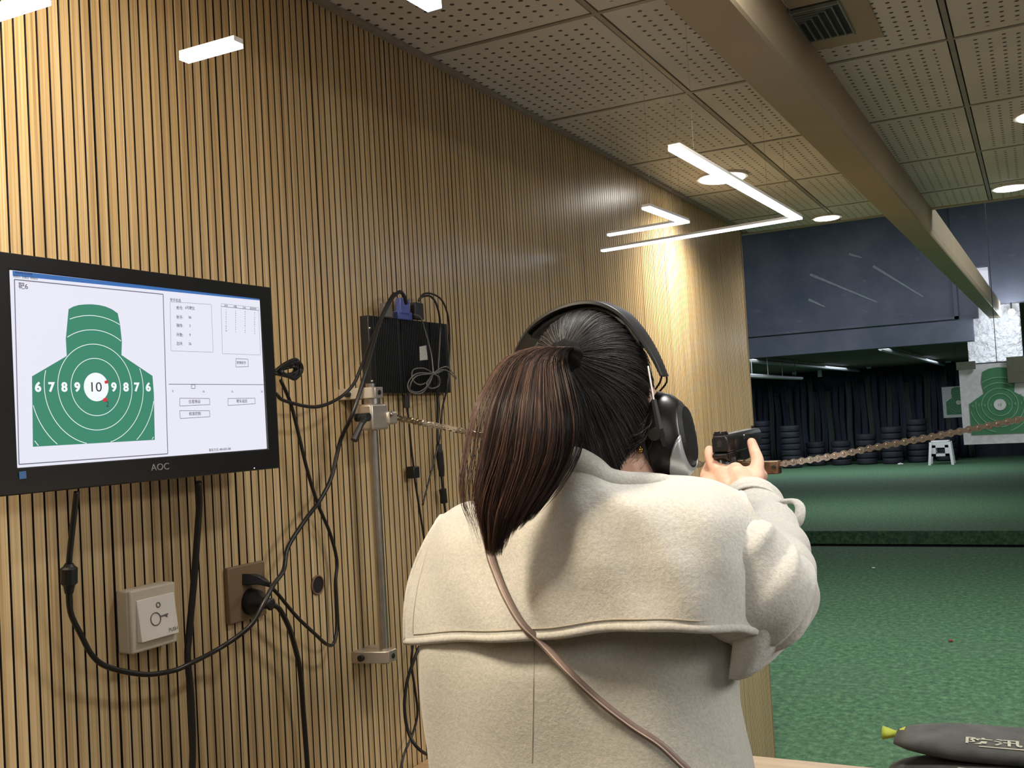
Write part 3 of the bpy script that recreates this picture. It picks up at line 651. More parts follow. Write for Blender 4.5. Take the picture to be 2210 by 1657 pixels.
# small round cable hole
c = wp(686, 1262, .002); t = thing('cable_hole', 'round drilled cable hole in the slats right of the socket', 'hole', c)
bm = tube(B(), [c+V((0, math.cos(a)*.0155, math.sin(a)*.0155)) for a in [2*math.pi*i/32 for i in range(33)]], .0016, 6, False); obj('rim', bm, pm('hole_rim', (104, 78, 50), .5), t)
bm = cyl(B(), (W-.004, c.y, c.z), (W+.0008, c.y, c.z), .015, seg=32); obj('dark_recess', bm, pm('hole_dark', (26, 20, 18), .9), t)  # flat disc, darkness inside the hole put into its colour

# ================================================================== COMPUTER BOX
bo = .022; q = [wp(px, py, bo) for px, py in ((797, 685), (968, 694), (975, 847), (806, 848))]
ya, yb = (q[0].y+q[3].y)/2, (q[1].y+q[2].y)/2; za, zb3 = (q[2].z+q[3].z)/2, (q[0].z+q[1].z)/2
pc = thing('mini_computer', 'black finned mini computer box on the wooden wall above the steel post', 'computer', (W, (ya+yb)/2, za))
obj('case', box(B(), (W, ya, za), (W+bo-.003, yb, zb3)), M['black'], pc, bevel=.001)
bm = B(); nf = 44
for i in range(nf):
    yy = ya+.012+(yb-ya-.024)*i/nf
    if 14 <= i <= 15 or 32 <= i <= 33: continue
    box(bm, (W+bo-.0035, yy, za+.001), (W+bo, yy+(yb-ya)/nf*.5, zb3-.001))
obj('cooling_fins', bm, M['black'], pc)
bm = B()
for py in (708, 822):
    p = wp(797+(6 if py > 800 else 1), py, bo+.001); ball(bm, p, .003, 2)
obj('screws', bm, M['steel'], pc)
p = wp(914, 762, bo+.001); bm = B(); prism(bm, [wp(*c_, bo+.0006) for c_ in ((905, 748), (920, 745), (923, 776), (906, 778))], (.0004, 0, 0)); obj('label_sticker', bm, pm('sticker_grey', (176, 174, 170), .5, var=.3, scale=600), pc)
def plug_on(px0, py0, px1, py1, off, mat, nm):
    a, b = wp(px0, py1, off), wp(px1, py0, off); bm = box(B(), (W+off-.013, a.y, a.z), (W+off, b.y, b.z)); return obj(nm, bm, M[mat], pc, bevel=.002)
plug_on(866, 645, 884, 676, .028, 'blue', 'video_plug'); plug_on(860, 674, 890, 688, .026, 'blue', 'plug_flange')
plug_on(898, 654, 914, 688, .028, 'rubber', 'serial_plug'); plug_on(832, 655, 846, 684, .03, 'greycable', 'network_plug')
cable('signal_cable', [(903, 650, .035), (912, 640, .04), (930, 640, .045), (943, 660, .045), (950, 700, .035), (948, 760, .033), (944, 830, .03), (944, 900, .02), (946, 960, .02)], .0022, 'brown thin cable arching from the computer plug down behind it, inner of the two', group='black cables on the wooden wall')
cable('signal_cable', [(903, 648, .035), (915, 634, .04), (935, 635, .045), (955, 650, .045), (968, 690, .04), (970, 760, .03), (966, 830, .03), (955, 880, .02), (950, 940, .02), (930, 1020, .015), (912, 1090, .015)], .002, 'brown thin cable arching from the computer plug, outer of the two', group='black cables on the wooden wall')
t = thing('coiled_cable', 'thin grey cable tied into flower loops hanging over the computer front', 'cable', wp(935, 800, .04))
cable('lead', [(893, 678, .035), (908, 686, .036), (918, 715, .032), (930, 760, .032), (934, 790, .034), (935, 806, .036)], .0016, '', mat='greycable', parent=t)
for lp in ([(935, 806), (915, 795), (892, 798), (890, 818), (905, 830), (925, 822), (935, 806)], [(935, 806), (900, 806), (881, 825), (885, 845), (910, 848), (928, 825), (935, 806)],
           [(935, 806), (948, 815), (947, 832), (930, 838), (921, 828), (930, 812), (935, 806)], [(935, 806), (950, 795), (965, 792), (978, 805), (985, 815)], [(935, 806), (955, 798), (970, 803), (984, 818)], [(935, 808), (948, 803), (958, 799)],
           [(935, 806), (898, 812), (884, 838), (900, 846), (920, 835), (935, 806)]):
    cable('loop', [(a_, b_, .036+.004*math.sin(i*2.1)) for i, (a_, b_) in enumerate(lp)], .0014, '', mat='greycable', parent=t)
t = thing('adapter_cable', 'black cable with an inline adapter hanging below the computer, left of two', 'cable', wp(878, 860, .02), 'black cables on the wooden wall')
obj('connector', tube(B(), [wp(877, 852, .02), wp(878, 880, .02)], .006, 12), M['black'], t); cable('cord', [(878, 878, .02), (882, 905, .02), (887, 960, .018), (893, 1010, .018), (896, 1040, .018), (904, 1090, .018), (912, 1140, .018), (918, 1180, .018)], .0022, '', parent=t)
obj('adapter', box(B(), (W+.008, wp(888, 1020, .02).y, wp(893, 1032, .02).z), (W+.026, wp(901, 1020, .02).y, wp(893, 1006, .02).z)), M['black'], t, bevel=.002)
t = thing('adapter_cable', 'black cable with a long inline plug hanging below the computer, right of two', 'cable', wp(946, 870, .02), 'black cables on the wooden wall')
cable('cord', [(946, 855, .02), (945, 900, .02), (944, 950, .018), (950, 1000, .018), (955, 1050, .018), (960, 1095, .018), (965, 1130, .018)], .0026, '', parent=t)
obj('plug', tube(B(), [wp(946, 958, .018), wp(948, 975, .018), wp(952, 1010, .018), wp(954, 1028, .018)], [.005, .008, .007, .005], 10), M['black'], t)
obj('plug', tube(B(), [wp(955, 1055, .018), wp(959, 1085, .018)], [.008, .007], 10), M['black'], t)
cable('power_cable', [(905, 1395, .03), (895, 1420, .03), (880, 1465, .025), (873, 1520, .025), (880, 1575, .03), (900, 1612, .045), (930, 1632, .05), (960, 1640, .06)], .0032, 'black cable curving from behind the coat down onto the counter', group='black cables on the wooden wall')
cable('power_cable', [(893, 1380, .02), (888, 1430, .02), (896, 1490, .02), (901, 1540, .022), (890, 1585, .02), (873, 1625, .02), (862, 1670, .02)], .0024, 'thinner black cable crossing the other beside the coat hem', group='black cables on the wooden wall')

# ================================================================== POST, CLAMP, CHAIN
po = .05
t = thing('clamp_post', 'vertical brushed steel post on wall brackets with a sliding clamp', 'post', wp(828, 1410, 0))
pa, pb = wp(806, 870, po), wp(825, 1400, po); ypost = (pa.y+pb.y)/2; xp = W+po
ztop, zbot = wp(796, 842, po).z, wp(827, 1420, po).z
obj('rod', cyl(B(), (xp, ypost, zbot-.01), (xp, ypost, ztop+.012), .0088, seg=24), M['steel'], t, smooth=False)
def bracket(z0, z1):
    bm = B(); prism(bm, [V((W, ypost-.03, z0)), V((W+.012, ypost-.03, z0)), V((xp+.01, ypost-.017, z0)), V((xp+.018, ypost-.012, z0)), V((xp+.018, ypost+.012, z0)), V((xp+.01, ypost+.017, z0)), V((W+.012, ypost+.03, z0)), V((W, ypost+.03, z0))], (0, 0, z1-z0))
    b_ = obj('bracket', bm, M['alu'], t, bevel=.0012)
    obj('bolt', cyl(cyl(B(), (W+.02, ypost-.034, (z0+z1)/2), (W+.02, ypost-.025, (z0+z1)/2), .0055), (xp+.0175, ypost, (z0+z1)/2), (xp+.0195, ypost, (z0+z1)/2), .0045), M['black'], b_)
bracket(wp(790, 860, po).z, wp(790, 836, po).z); bracket(wp(827, 1428, po).z, wp(827, 1402, po).z)
zc0, zc1 = wp(800, 928, po).z, wp(800, 872, po).z
obj('clamp', box(box(B(), (xp-.02, ypost-.026, zc0), (xp+.018, ypost+.026, zc1)), (xp-.012, ypost+.02, zc0+.008), (xp+.022, ypost+.05, zc1-.014)), M['alu'], t, bevel=.004)
obj('collar', cyl(B(), (xp, ypost, zc1), (xp, ypost, zc1+.012), .016), M['steel'], t)
lv = [wp(790, 900, .085), wp(780, 915, .088), wp(764, 950, .085)]
obj('lever', tube(B(), lv, [.006, .0048, .0062], 12), M['black'], t)
obj('lever_pivot', cyl(B(), lv[0]-V((.02, 0, 0)), lv[0]+V((.006, 0, 0)), .0075), M['black'], t)
A0 = V((xp+.02, ypost+.025, wp(822, 895, po).z)); cy_ = 1.6
key = [A0]+[wy(px, py, yy) for px, py, yy in ((860, 902, 1.6), (950, 920, 1.6), (1045, 939, 1.6), (1250, 972, 1.6), (1480, 999, 1.6), (1530, 1003, 1.6), (1600, 1008, 1.6), (1650, 1008, 1.6), (1680, 1002, 1.6), (1790, 985, 1.6), (1900, 963, 1.6), (2050, 935, 1.6), (2210, 903, 1.6))]
kk = key[-1]; key += [kk+(key[-1]-key[-2])*1.0]
path = catmull(key, 60)
# resample on the pitch
cp = [path[0]]; acc = 0; pitch = .0127
for a, b in zip(path, path[1:]):
    seg = (b-a).length
    while acc+seg >= pitch:
        tt = (pitch-acc)/seg; a = a.lerp(b, tt); cp.append(a.copy()); seg = (b-a).length; acc = 0
    acc += seg
ch = thing('roller_chain', 'nickel roller chain stretched from the wall clamp past the hands to the right edge', 'chain', A0)
def link_mesh(outer):
    bm = B(); hw_ = .0048 if outer else .0036; r = .0054
    for s in (-1, 1):
        half = [(pitch/2+r*math.cos(a), r*math.sin(a)) for a in [math.pi/2*k/6 for k in range(7)]]+[(pitch/2*u, r*(.60+.40*abs(u)**2.2)) for u in (.75, .5, .25, 0)]
        top_ = half+[(-x, z) for x, z in half[:-1][::-1]]; pts = top_+[(x, -z) for x, z in top_[1:-1][::-1]]
        prism(bm, [(x, s*hw_-.0006, z) for x, z in pts], (0, .0012, 0))
        if outer:
            for q_ in (-1, 1): cyl(bm, (q_*pitch/2, s*hw_, 0), (q_*pitch/2, s*(hw_+.0022), 0), .0026, .0018, 12)
    if not outer:
        for q_ in (-1, 1): cyl(bm, (q_*pitch/2, -.003, 0), (q_*pitch/2, .003, 0), .0038, seg=14)
    return bm
protos = [obj('chain_link', link_mesh(True), M['nickel'], ch), obj('chain_link', link_mesh(False), M['nickel'], ch)]
for i in range(min(len(cp)-1, 98)):
    a, b = cp[i], cp[i+1]; o = protos[i % 2] if i < 2 else protos[i % 2].copy()
    if i >= 2: COL.objects.link(o)
    o.parent = ch; o.matrix_parent_inverse = ch.matrix_basis.inverted()
    dx_ = (b-a).normalized(); up_ = V((0, .0, 1)); yv = up_.cross(dx_).normalized(); zv = dx_.cross(yv)
    roll = .25*math.sin(i*.35) if i < 25 else .06*math.sin(i*.5); rm = Matrix.Rotation(roll, 3, 'X')
    m3 = Matrix((dx_, yv, zv)).transposed() @ rm
    o.matrix_basis = Matrix.Translation((a+b)/2) @ m3.to_4x4()

# ================================================================== PERSON
# everything is laid out in metres; at(px, py, y) gives the place seen at that photo point at depth y
at = wy
C = CAM + R @ V(((1277-CX)/F*1.25, -(858-CY)/F*1.25, -1.25))      # middle of the head
per = thing('person', 'person seen from behind in a cream caped coat, brown ponytail, aiming a pistol', 'person', (C.x, C.y-.02, 0))
def capsule(bm, pts, rs, seg=14, n=5):
    P_ = catmull(pts, n); rr = []
    for i in range(len(P_)):
        s = i/n; k = min(int(s), len(rs)-2); rr.append(rs[k]+(rs[k+1]-rs[k])*(s-k))
    # rounded ends
    a, b = P_[0], P_[-1]; da, db = (P_[0]-P_[1]).normalized(), (P_[-1]-P_[-2]).normalized()
    P2_ = [a+da*rr[0]*.85, a+da*rr[0]*.6]+P_+[b+db*rr[-1]*.6, b+db*rr[-1]*.85]; R2 = [rr[0]*.5, rr[0]*.8]+rr+[rr[-1]*.8, rr[-1]*.5]
    return tube(bm, P2_, R2, seg)
def ell(bm, c, r3, rot=None, sub=4):
    m = Matrix.Translation(V(c)) @ (rot.to_4x4() if rot else Matrix()) @ Matrix.Diagonal((*r3, 1))
    bmesh.ops.create_icosphere(bm, subdivisions=sub, radius=1, matrix=m)
body = B()
ell(body, C+V((0, .002, .012)), (.071, .088, .088)); ell(body, C+V((0, .035, -.045)), (.055, .062, .062)); ell(body, C+V((0, .06, -.085)), (.032, .035, .028))
capsule(body, [C+V((0, .101, .02)), C+V((0, .110, -.01)), C+V((0, .116, -.026))], [.007, .009, .012])          # nose
for s in (-1, 1):
    ell(body, C+V((s*.074, .01, -.02)), (.008, .018, .030), sub=3)                                                    # ears
    ell(body, C+V((s*.030, .082, .012)), (.014, .012, .009), sub=3)                                                   # eyelids
capsule(body, [C+V((-.022, .093, -.062)), C+V((0, .10, -.060)), C+V((.022, .093, -.062))], [.005, .007, .005])   # mouth
NB = at(1345, 1045, 1.155)
capsule(body, [C+V((.002, .0, -.05)), NB.lerp(C, .35)+V((0, -.005, 0)), NB, NB+V((-.005, 0, -.05))], [.052, .045, .046, .062], 20)
TX, TY = -.505, 1.165
capsule(body, [V((TX, TY, 1.42)), V((TX, TY, 1.25)), V((TX, TY, 1.08)), V((TX, TY, .92))], [.115, .10, .095, .12], 20)
capsule(body, [V((TX-.15, TY, 1.43)), V((TX, TY, 1.46)), V((TX+.16, TY, 1.44))], [.045, .06, .045], 16)
for s in (-1, 1): capsule(body, [V((TX+s*.075, TY, .95)), V((TX+s*.085, TY+.01, .72)), V((TX+s*.088, TY+.01, .5)), V((TX+s*.09, TY, .28)), V((TX+s*.09, TY-.01, .09))], [.085, .075, .052, .050, .034], 16)
for s in (-1, 1): capsule(body, [V((TX+s*.09, TY-.03, .035)), V((TX+s*.095, TY+.08, .03)), V((TX+s*.10, TY+.15, .022))], [.028, .032, .022], 12)
# arms
RS = at(1560, 1170, 1.16); RE = at(1652, 1262, 1.27); RW = at(1612, 1082, 1.475)
capsule(body, [RS, RS.lerp(RE, .5), RE], [.048, .044, .037]); capsule(body, [RE, RE.lerp(RW, .4), RW], [.036, .034, .025])
LS = V((TX-.17, TY, 1.43)); LE = V((-.70, 1.33, 1.33)); LW = at(1528, 1072, 1.50)
capsule(body, [LS, LS.lerp(LE, .5), LE], [.046, .042, .036]); capsule(body, [LE, LE.lerp(LW, .5), LW], [.036, .034, .024])
# right hand round the grip
a_ = at
capsule(body, [RW, a_(1604, 1050, 1.515), a_(1592, 1030, 1.54), a_(1588, 1016, 1.553)], [.024, .022, .021, .014])
capsule(body, [a_(1570, 1052, 1.51), a_(1560, 1032, 1.535), a_(1560, 1016, 1.55)], [.015, .016, .012])
capsule(body, [a_(1622, 1050, 1.515), a_(1628, 1030, 1.55), a_(1634, 1014, 1.57)], [.014, .0155, .012])
capsule(body, [a_(1556, 1020, 1.545), a_(1598, 1024, 1.548), a_(1630, 1018, 1.56)], [.0115, .012, .011])
capsule(body, [a_(1553, 1026, 1.542), a_(1540, 1002, 1.553), a_(1533, 984, 1.565), a_(1531, 971, 1.578)], [.0125, .0105, .0092, .0078])     # thumb
capsule(body, [a_(1630, 1020, 1.555), a_(1635, 996, 1.575), a_(1628, 972, 1.597), a_(1622, 954, 1.612)], [.0122, .0102, .0088, .0076])     # index
G = V((0, 0, 0))
def fing(px, py, dz, r0):
    capsule(body, [a_(px-14, py-4, 1.55), a_(px, py, 1.575), a_(px-4, py+2, 1.60), a_(px-26, py+2, 1.617), a_(px-50, py+2, 1.606)], [r0*1.25, r0*1.12, r0, r0*.92, r0*.82])
fing(1643, 1026, 0, .0088); fing(1640, 1042, 0, .0086); fing(1632, 1058, 0, .0076)
# left hand supporting from below and in front
capsule(body, [LW, a_(1530, 1052, 1.53), a_(1534, 1032, 1.56)], [.022, .019, .014])
capsule(body, [a_(1527, 1050, 1.53), a_(1524, 1030, 1.56), a_(1529, 1010, 1.585), a_(1537, 994, 1.60)], [.012, .0105, .009, .008])
for i in range(4):
    py = 1030+13*i; r0 = .0084-.0004*i
    capsule(body, [a_(1530, py, 1.56), a_(1540, py+2, 1.605), a_(1568, py+3, 1.632), a_(1604, py+3, 1.633), a_(1626, py+2, 1.618)], [r0*1.2, r0*1.1, r0, r0*.92, r0*.8])
me = bpy.data.meshes.new('body'); body.to_mesh(me); body.free(); o = bpy.data.objects.new('body', me); COL.objects.link(o)
md = o.modifiers.new('r', 'REMESH'); md.mode = 'VOXEL'; md.voxel_size = .0022
sm = o.modifiers.new('s', 'SMOOTH'); sm.factor = .5; sm.iterations = 3
dg = bpy.context.evaluated_depsgraph_get(); dg.update(); me2 = bpy.data.meshes.new_from_object(o.evaluated_get(dg)); bpy.data.objects.remove(o)
me2.shade_smooth(); mesh_obj('body', me2, M['skin'], per)
# trousers and shoes
bm = B()
for s in (-1, 1): loft(bm, [[V((TX+s*x0+r*math.cos(a), TY+r*1.05*math.sin(a), z)) for a in [2*math.pi*k/24 for k in range(24)]] for x0, r, z in ((.07, .108, .98), (.08, .10, .8), (.088, .075, .5), (.09, .07, .28), (.09, .075, .1))])
obj('trousers', bm, pm('dark_trousers', (40, 40, 46), .8), per, smooth=True)
for s in (-1, 1): obj('shoe', loft(B(), [[V((TX+s*.095+.045*w_*math.cos(a), y_, max(.0, z_+h_*math.sin(a)))) for a in [2*math.pi*k/20 for k in range(20)]] for y_, w_, z_, h_ in ((TY-.085, .5, .03, .03), (TY-.06, .95, .045, .045), (TY, 1.05, .055, .055), (TY+.08, 1.08, .04, .04), (TY+.15, .95, .03, .03), (TY+.2, .4, .022, .02))]), M['black'], per, smooth=True)
# ---- coat body
def X(px, py, y): return at(px, py, y)
fold = lambda a, z: .006*math.sin(3*a+z*9)+.004*math.sin(7*a-z*14)
prof = []   # (z, xl, xr, ry, cy)
for py, pl, pr_, ry_c in ((1180, 990, 1575, .085), (1260, 955, 1572, .095), (1345, 932, 1580, .105), (1400, 921, 1588, .114), (1440, 924, 1574, .118), (1500, 930, 1574, .12), (1570, 941, 1590, .122), (1657, 957, 1612, .128)):
    L_, R_ = X(pl, py, 1.15), X(pr_, py, 1.15); prof.append(((L_.z+R_.z)/2, L_.x, R_.x, ry_c))
zl, xl, xr, ryl = prof[-1]
for dz, gx in ((.12, .01), (.25, .03), (.42, .05), (.62, .07)): prof.append((zl-dz, xl-gx*.7+.01, xr+gx, ryl+gx*.6))
prof.insert(0, (prof[0][0]+.045, prof[0][1]+.05, prof[0][2]-.03, .085)); prof.insert(0, (prof[0][0]+.02, prof[0][1]+.13, prof[0][2]-.10, .06))
rings = []
for z, x0, x1, ry_c in prof:
    cxx, rx_ = (x0+x1)/2, (x1-x0)/2; r_ = []
    for k in range(96):
        a = 2*math.pi*k/96; ca, sa = math.cos(a), math.sin(a)
        f_ = fold(a, z)*(1 if z < 1.35 else .3)
        r_.append(V((cxx+(rx_+f_*.3)*np.sign(ca)*abs(ca)**.82, TY+(ry_c+f_)*np.sign(sa)*abs(sa)**.82, z)))
    rings.append(r_)
rr = [[rings[0][k]*0+V((sum(p.x for p in rings[0])/96, TY, rings[0][0].z)) for k in range(96)]]
cols = [catmull([r[k] for r in rings], 6) for k in range(96)]; rings2 = [list(r) for r in zip(*cols)]
coat = obj('coat', loft(B(), rings2, cap=False), M['coat2'], per, smooth=True, solid=.005)
# ---- sleeves
def sleeve(pts, rs, name='sleeve', wr=.006, seed=0, flat=1.0, n=10):
    P_ = catmull(pts, n); bm = B(); rings = []; nrm = None
    for i, p in enumerate(P_):
        t_ = (P_[min(i+1, len(P_)-1)]-P_[max(i-1, 0)]).normalized()
        nrm = V((0, 0, 1)) if nrm is None else nrm
        nrm = (nrm-nrm.dot(t_)*t_).normalized(); bn = t_.cross(nrm); s = i/n; k = min(int(s), len(rs)-2); r = rs[k]+(rs[k+1]-rs[k])*(s-k)
        rg = []
        for j in range(56):
            a = 2*math.pi*j/56; w1 = wr*(math.sin(2*a+i*.45+seed)*.9+math.sin(3*a-i*.8+seed*2)*.6+max(0, math.sin(i*.9+a+seed))**3*1.3)
            rg.append(p+(nrm*math.cos(a)+bn*math.sin(a)*flat)*(r+w1))
        rings.append(rg)
    return obj(name, loft(bm, rings, cap=False), M['coat'], per, smooth=True, solid=.004, sub=1)
sleeve([X(1648, 1310, 1.19), X(1658, 1262, 1.26), X(1656, 1195, 1.345), X(1644, 1146, 1.42), X(1626, 1108, 1.47), X(1617, 1092, 1.495)],
       [.050, .056, .050, .044, .041, .040], wr=.0030, seed=1.0)
sleeve([X(1490, 1175, 1.15), X(1560, 1222, 1.150), X(1622, 1272, 1.160), X(1662, 1306, 1.182), X(1688, 1330, 1.20)],
       [.056, .066, .068, .057, .030], wr=.0030, seed=2.2)
# drape of cloth hanging under the upper arm
gnet = [[X(1600, 1230, 1.17), X(1665, 1250, 1.18), X(1710, 1255, 1.21), X(1730, 1265, 1.23)], [X(1598, 1290, 1.125), X(1662, 1305, 1.115), X(1718, 1300, 1.16), X(1746, 1295, 1.2)],
        [X(1585, 1370, 1.11), X(1640, 1380, 1.11), X(1690, 1370, 1.15), X(1722, 1350, 1.19)], [X(1578, 1430, 1.12), X(1612, 1440, 1.12), X(1655, 1425, 1.15), X(1690, 1395, 1.18)], [X(1574, 1462, 1.13), X(1592, 1462, 1.13), X(1620, 1452, 1.15), X(1650, 1428, 1.18)]]
obj('sleeve_drape', grid_bm(surf(gnet, 8, 8)), M['coat'], per, smooth=True, solid=.006)
# cuff: folded band round the wrist and a strap loop
ccen = X(1618, 1093, 1.502); cd = (X(1606, 1070, 1.53)-X(1634, 1130, 1.43)).normalized()
sleeve([ccen-cd*.045, ccen-cd*.02, ccen], [.0455, .0455, .045], 'cuff', .0016, 2, n=5)
bm = B(); tube(bm, catmull([X(1690, 1082, 1.44), X(1716, 1082, 1.43), X(1727, 1096, 1.42), X(1724, 1120, 1.41), X(1712, 1135, 1.41)], 6), .0075, 10, flat=.5); obj('cuff_strap', bm, M['coat'], per, smooth=True)
sleeve([LS+V((0, .01, -.03)), LS.lerp(LE, .5), LE, LE.lerp(LW, .4), LE.lerp(LW, .85)], [.055, .058, .056, .05, .045], wr=.004, seed=3)
# ---- cape collar
PXS = [
 [(985, 1150, 1.30), (1010, 1130, 1.30), (1085, 1110, 1.30), (1165, 1085, 1.29), (1235, 1070, 1.28), (1330, 1085, 1.28), (1435, 1080, 1.29), (1525, 1085, 1.30), (1590, 1110, 1.31)],
 [(962, 1118, 1.22), (1004, 1100, 1.22), (1082, 1086, 1.21), (1168, 1050, 1.17), (1236, 1030, 1.13), (1322, 1062, 1.12), (1432, 1052, 1.16), (1528, 1052, 1.21), (1596, 1078, 1.22)],
 [(950, 1122, 1.16), (1000, 1092, 1.15), (1080, 1076, 1.14), (1166, 1024, 1.115), (1234, 990, 1.075), (1322, 1038, 1.085), (1434, 1031, 1.12), (1530, 1041, 1.15), (1602, 1070, 1.17)],
 [(915, 1176, 1.13), (985, 1150, 1.09), (1080, 1135, 1.065), (1175, 1105, 1.045), (1255, 1085, 1.03), (1345, 1090, 1.03), (1450, 1092, 1.055), (1550, 1105, 1.09), (1636, 1140, 1.14)],
 [(893, 1245, 1.12), (972, 1235, 1.065), (1076, 1225, 1.035), (1178, 1212, 1.02), (1275, 1200, 1.01), (1370, 1196, 1.01), (1465, 1196, 1.025), (1560, 1200, 1.06), (1641, 1212, 1.12)],
 [(884, 1315, 1.11), (966, 1312, 1.05), (1072, 1306, 1.02), (1180, 1298, 1.012), (1282, 1285, 1.004), (1385, 1278, 1.004), (1484, 1278, 1.018), (1572, 1282, 1.05), (1637, 1288, 1.11)],
 [(879, 1383, 1.105), (962, 1379, 1.045), (1070, 1376, 1.018), (1180, 1370, 1.01), (1286, 1358, 1.0), (1395, 1352, 1.0), (1490, 1354, 1.012), (1575, 1357, 1.045), (1630, 1360, 1.09)]]
PXS = [r if i < 3 else [(a, b, c+(.004, .010, .014, .016)[i-3]) for a, b, c in r] for i, r in enumerate(PXS)]
cg = surf([[X(*p) for p in r] for r in PXS], 12, 12)
nr, nc = len(cg), len(cg[0])
for i in range(nr):
    for j in range(nc):
        u, v_ = j/nc*8, i/nr*6
        if v_ > 2.2: cg[i][j] = cg[i][j]+V((0, .004*math.sin(u*2.1+v_*.9)*min(1, (v_-2.2))+.003*math.sin(u*4.3-v_*1.7), 0))
cape_bm = grid_bm(cg); cape_me = [list(map(V, r)) for r in cg]
cape = obj('cape_collar', cape_bm, M['coat'], per, smooth=True, solid=.006)
e_pts = [cg[i][0] for i in range(int(nr*.3), nr)]+[cg[-1][j] for j in range(1, nc)]+[cg[i][-1] for i in range(nr-2, int(nr*.3), -1)]
obj('cape_hem', tube(B(), e_pts, .0052, 8, up=(0, 1, 0)), M['coat'], per, smooth=True)
inn = []
for i in range(int(nr*.42), nr-3): inn.append(cg[i][3])
for j in range(4, nc-4): inn.append(cg[nr-4][j])
for i in range(nr-4, int(nr*.42), -1): inn.append(cg[i][nc-4])
obj('stitching', tube(B(), [p+V((0, -.0040, 0)) for p in inn], .0007, 5, up=(0, 1, 0)), pm('cream_thread', (176, 168, 152), .8), per)
# rolled collar round the neck
cr = [X(1165, 1040, 1.08), X(1200, 1004, 1.07), X(1236, 994, 1.065), X(1272, 1012, 1.07), X(1305, 1040, 1.075), X(1350, 1050, 1.085), X(1400, 1050, 1.10), X(1440, 1052, 1.12), X(1465, 1066, 1.14)]
obj('collar_roll', tube(B(), catmull(cr, 8), [.012+.006*math.sin(math.pi*i/64) for i in range(65)], 14, up=(0, 0, 1)), M['coat'], per, smooth=True)
# centre seam
def bvh_of(g):
    vs = [p for r in g for p in r]; n_ = len(g[0]); fs = []
    for i in range(len(g)-1):
        for j in range(n_-1): fs.append((i*n_+j, i*n_+j+1, (i+1)*n_+j+1, (i+1)*n_+j))
    return BVHTree.FromPolygons(vs, fs)
ct = bvh_of([r+[r[0]] for r in rings2]); cpb = bvh_of(cg)
def drape(px, py, off=.006):
    r = ray(px, py).normalized(); best = None
    for t_ in (ct, cpb):
        h = t_.ray_cast(CAM, r)
        if h[0] is not None and (best is None or h[3] < best[3]): best = h
    if best is None: return at(px, py, 1.1)
    nn = best[1]; nn = nn if nn.dot(r) < 0 else -nn
    return best[0]+nn*off
sm_ = [drape(1155-.018*(py-1385), py, .0026) for py in range(1388, 1658, 15)]
obj('back_seam', tube(B(), sm_, .0009, 6, up=(0, 1, 0)), MATS['cream_thread'], per)
# ---- crossbody strap + bag on the far hip
sp_px = [(1062, 1092), (1060, 1130), (1068, 1190), (1084, 1240), (1108, 1295), (1140, 1345), (1180, 1395), (1235, 1452), (1300, 1510), (1365, 1562), (1420, 1602), (1465, 1650)]
sp = [drape(px, py, .010) for px, py in sp_px]
for q_ in range(6, 9): sp[q_] = sp[q_].lerp(CAM, (.020, .013, .006)[q_-6])
last = sp[-1]; sp += [drape(1530, 1712, .010), drape(1590, 1760, .014), V((TX+.27, TY+.0, last.z-.13)), V((TX+.32, TY+.05, last.z-.19))]
sp = [sp[0]+V((.0, .13, .012)), sp[0]+V((-.0, .06, .028))]+sp
bag = thing('crossbody_bag', 'taupe double cord strap of a crossbody bag running diagonally over the coat back', 'bag', V((TX+.24, TY+.05, last.z-.3)))
scm = catmull(sp, 10)
obj('strap', tube(B(), scm, .0046, 10, flat=.55, up=(0, 1, 0)), M['strap'], bag, smooth=True)
obj('strap_cord', tube(B(), [p+V((0, -.0032, .0)) for p in scm], .0011, 6, up=(0, 1, 0)), pm('strap_edge', (176, 160, 150), .5), bag, smooth=True)
bx_ = V((TX+.33, TY+.05, last.z-.24)); obj('pouch', box(B(), bx_-V((.03, .09, .075)), bx_+V((.03, .09, .075))), M['strap'], bag, bevel=.015)
# ---- hair
HA = V((.0745, .094, .104))
def Hs(dv, lift=0.0):
    x, y, z = dv; k = 1.0; p = V((HA.x*x, HA.y*y, HA.z*z))
    if z < 0:
        s = -z; p.x *= (1-.34*s**1.5); p.y = p.y*(1-.15*s)+.012*s*s; p.z *= 1.72
    n_ = V((x/HA.x, y/HA.y, z/HA.z)).normalized(); return C+p+n_*lift
bm = B(); rg = []
for i in range(41):
    th = math.pi*i/40*.93; r_ = []
    for j in range(72):
        a = 2*math.pi*j/72; dv = V((math.sin(th)*math.cos(a), math.sin(th)*math.sin(a), math.cos(th)))
        # hairline: the face and the neck stay free
        if dv.y > .45 and dv.z < .55: dv = V((dv.x, dv.y, dv.z))
        r_.append(Hs(dv))
    rg.append(r_)
rv = [[bm.verts.new(p) for p in r] for r in rg]
for i in range(40):
    for j in range(72):
        a = 2*math.pi*(j+.5)/72; th = math.pi*(i+.5)/40*.93; y_, z_ = math.sin(th)*math.sin(a), math.cos(th)
        if y_ > .35 and z_ < .5: continue
        if i == 0 and j % 1: continue
        q_ = [rv[i][j], rv[i][(j+1) % 72], rv[i+1][(j+1) % 72], rv[i+1][j]]
        bm.faces.new(q_)
hairm = hair_material('scalp_hair', (10, 10, 12), (92, 88, 88), .42)  # grey end of the ramp puts highlight streaks into the strand colour
hcap = obj('hair', bm, hairm, per, smooth=True)
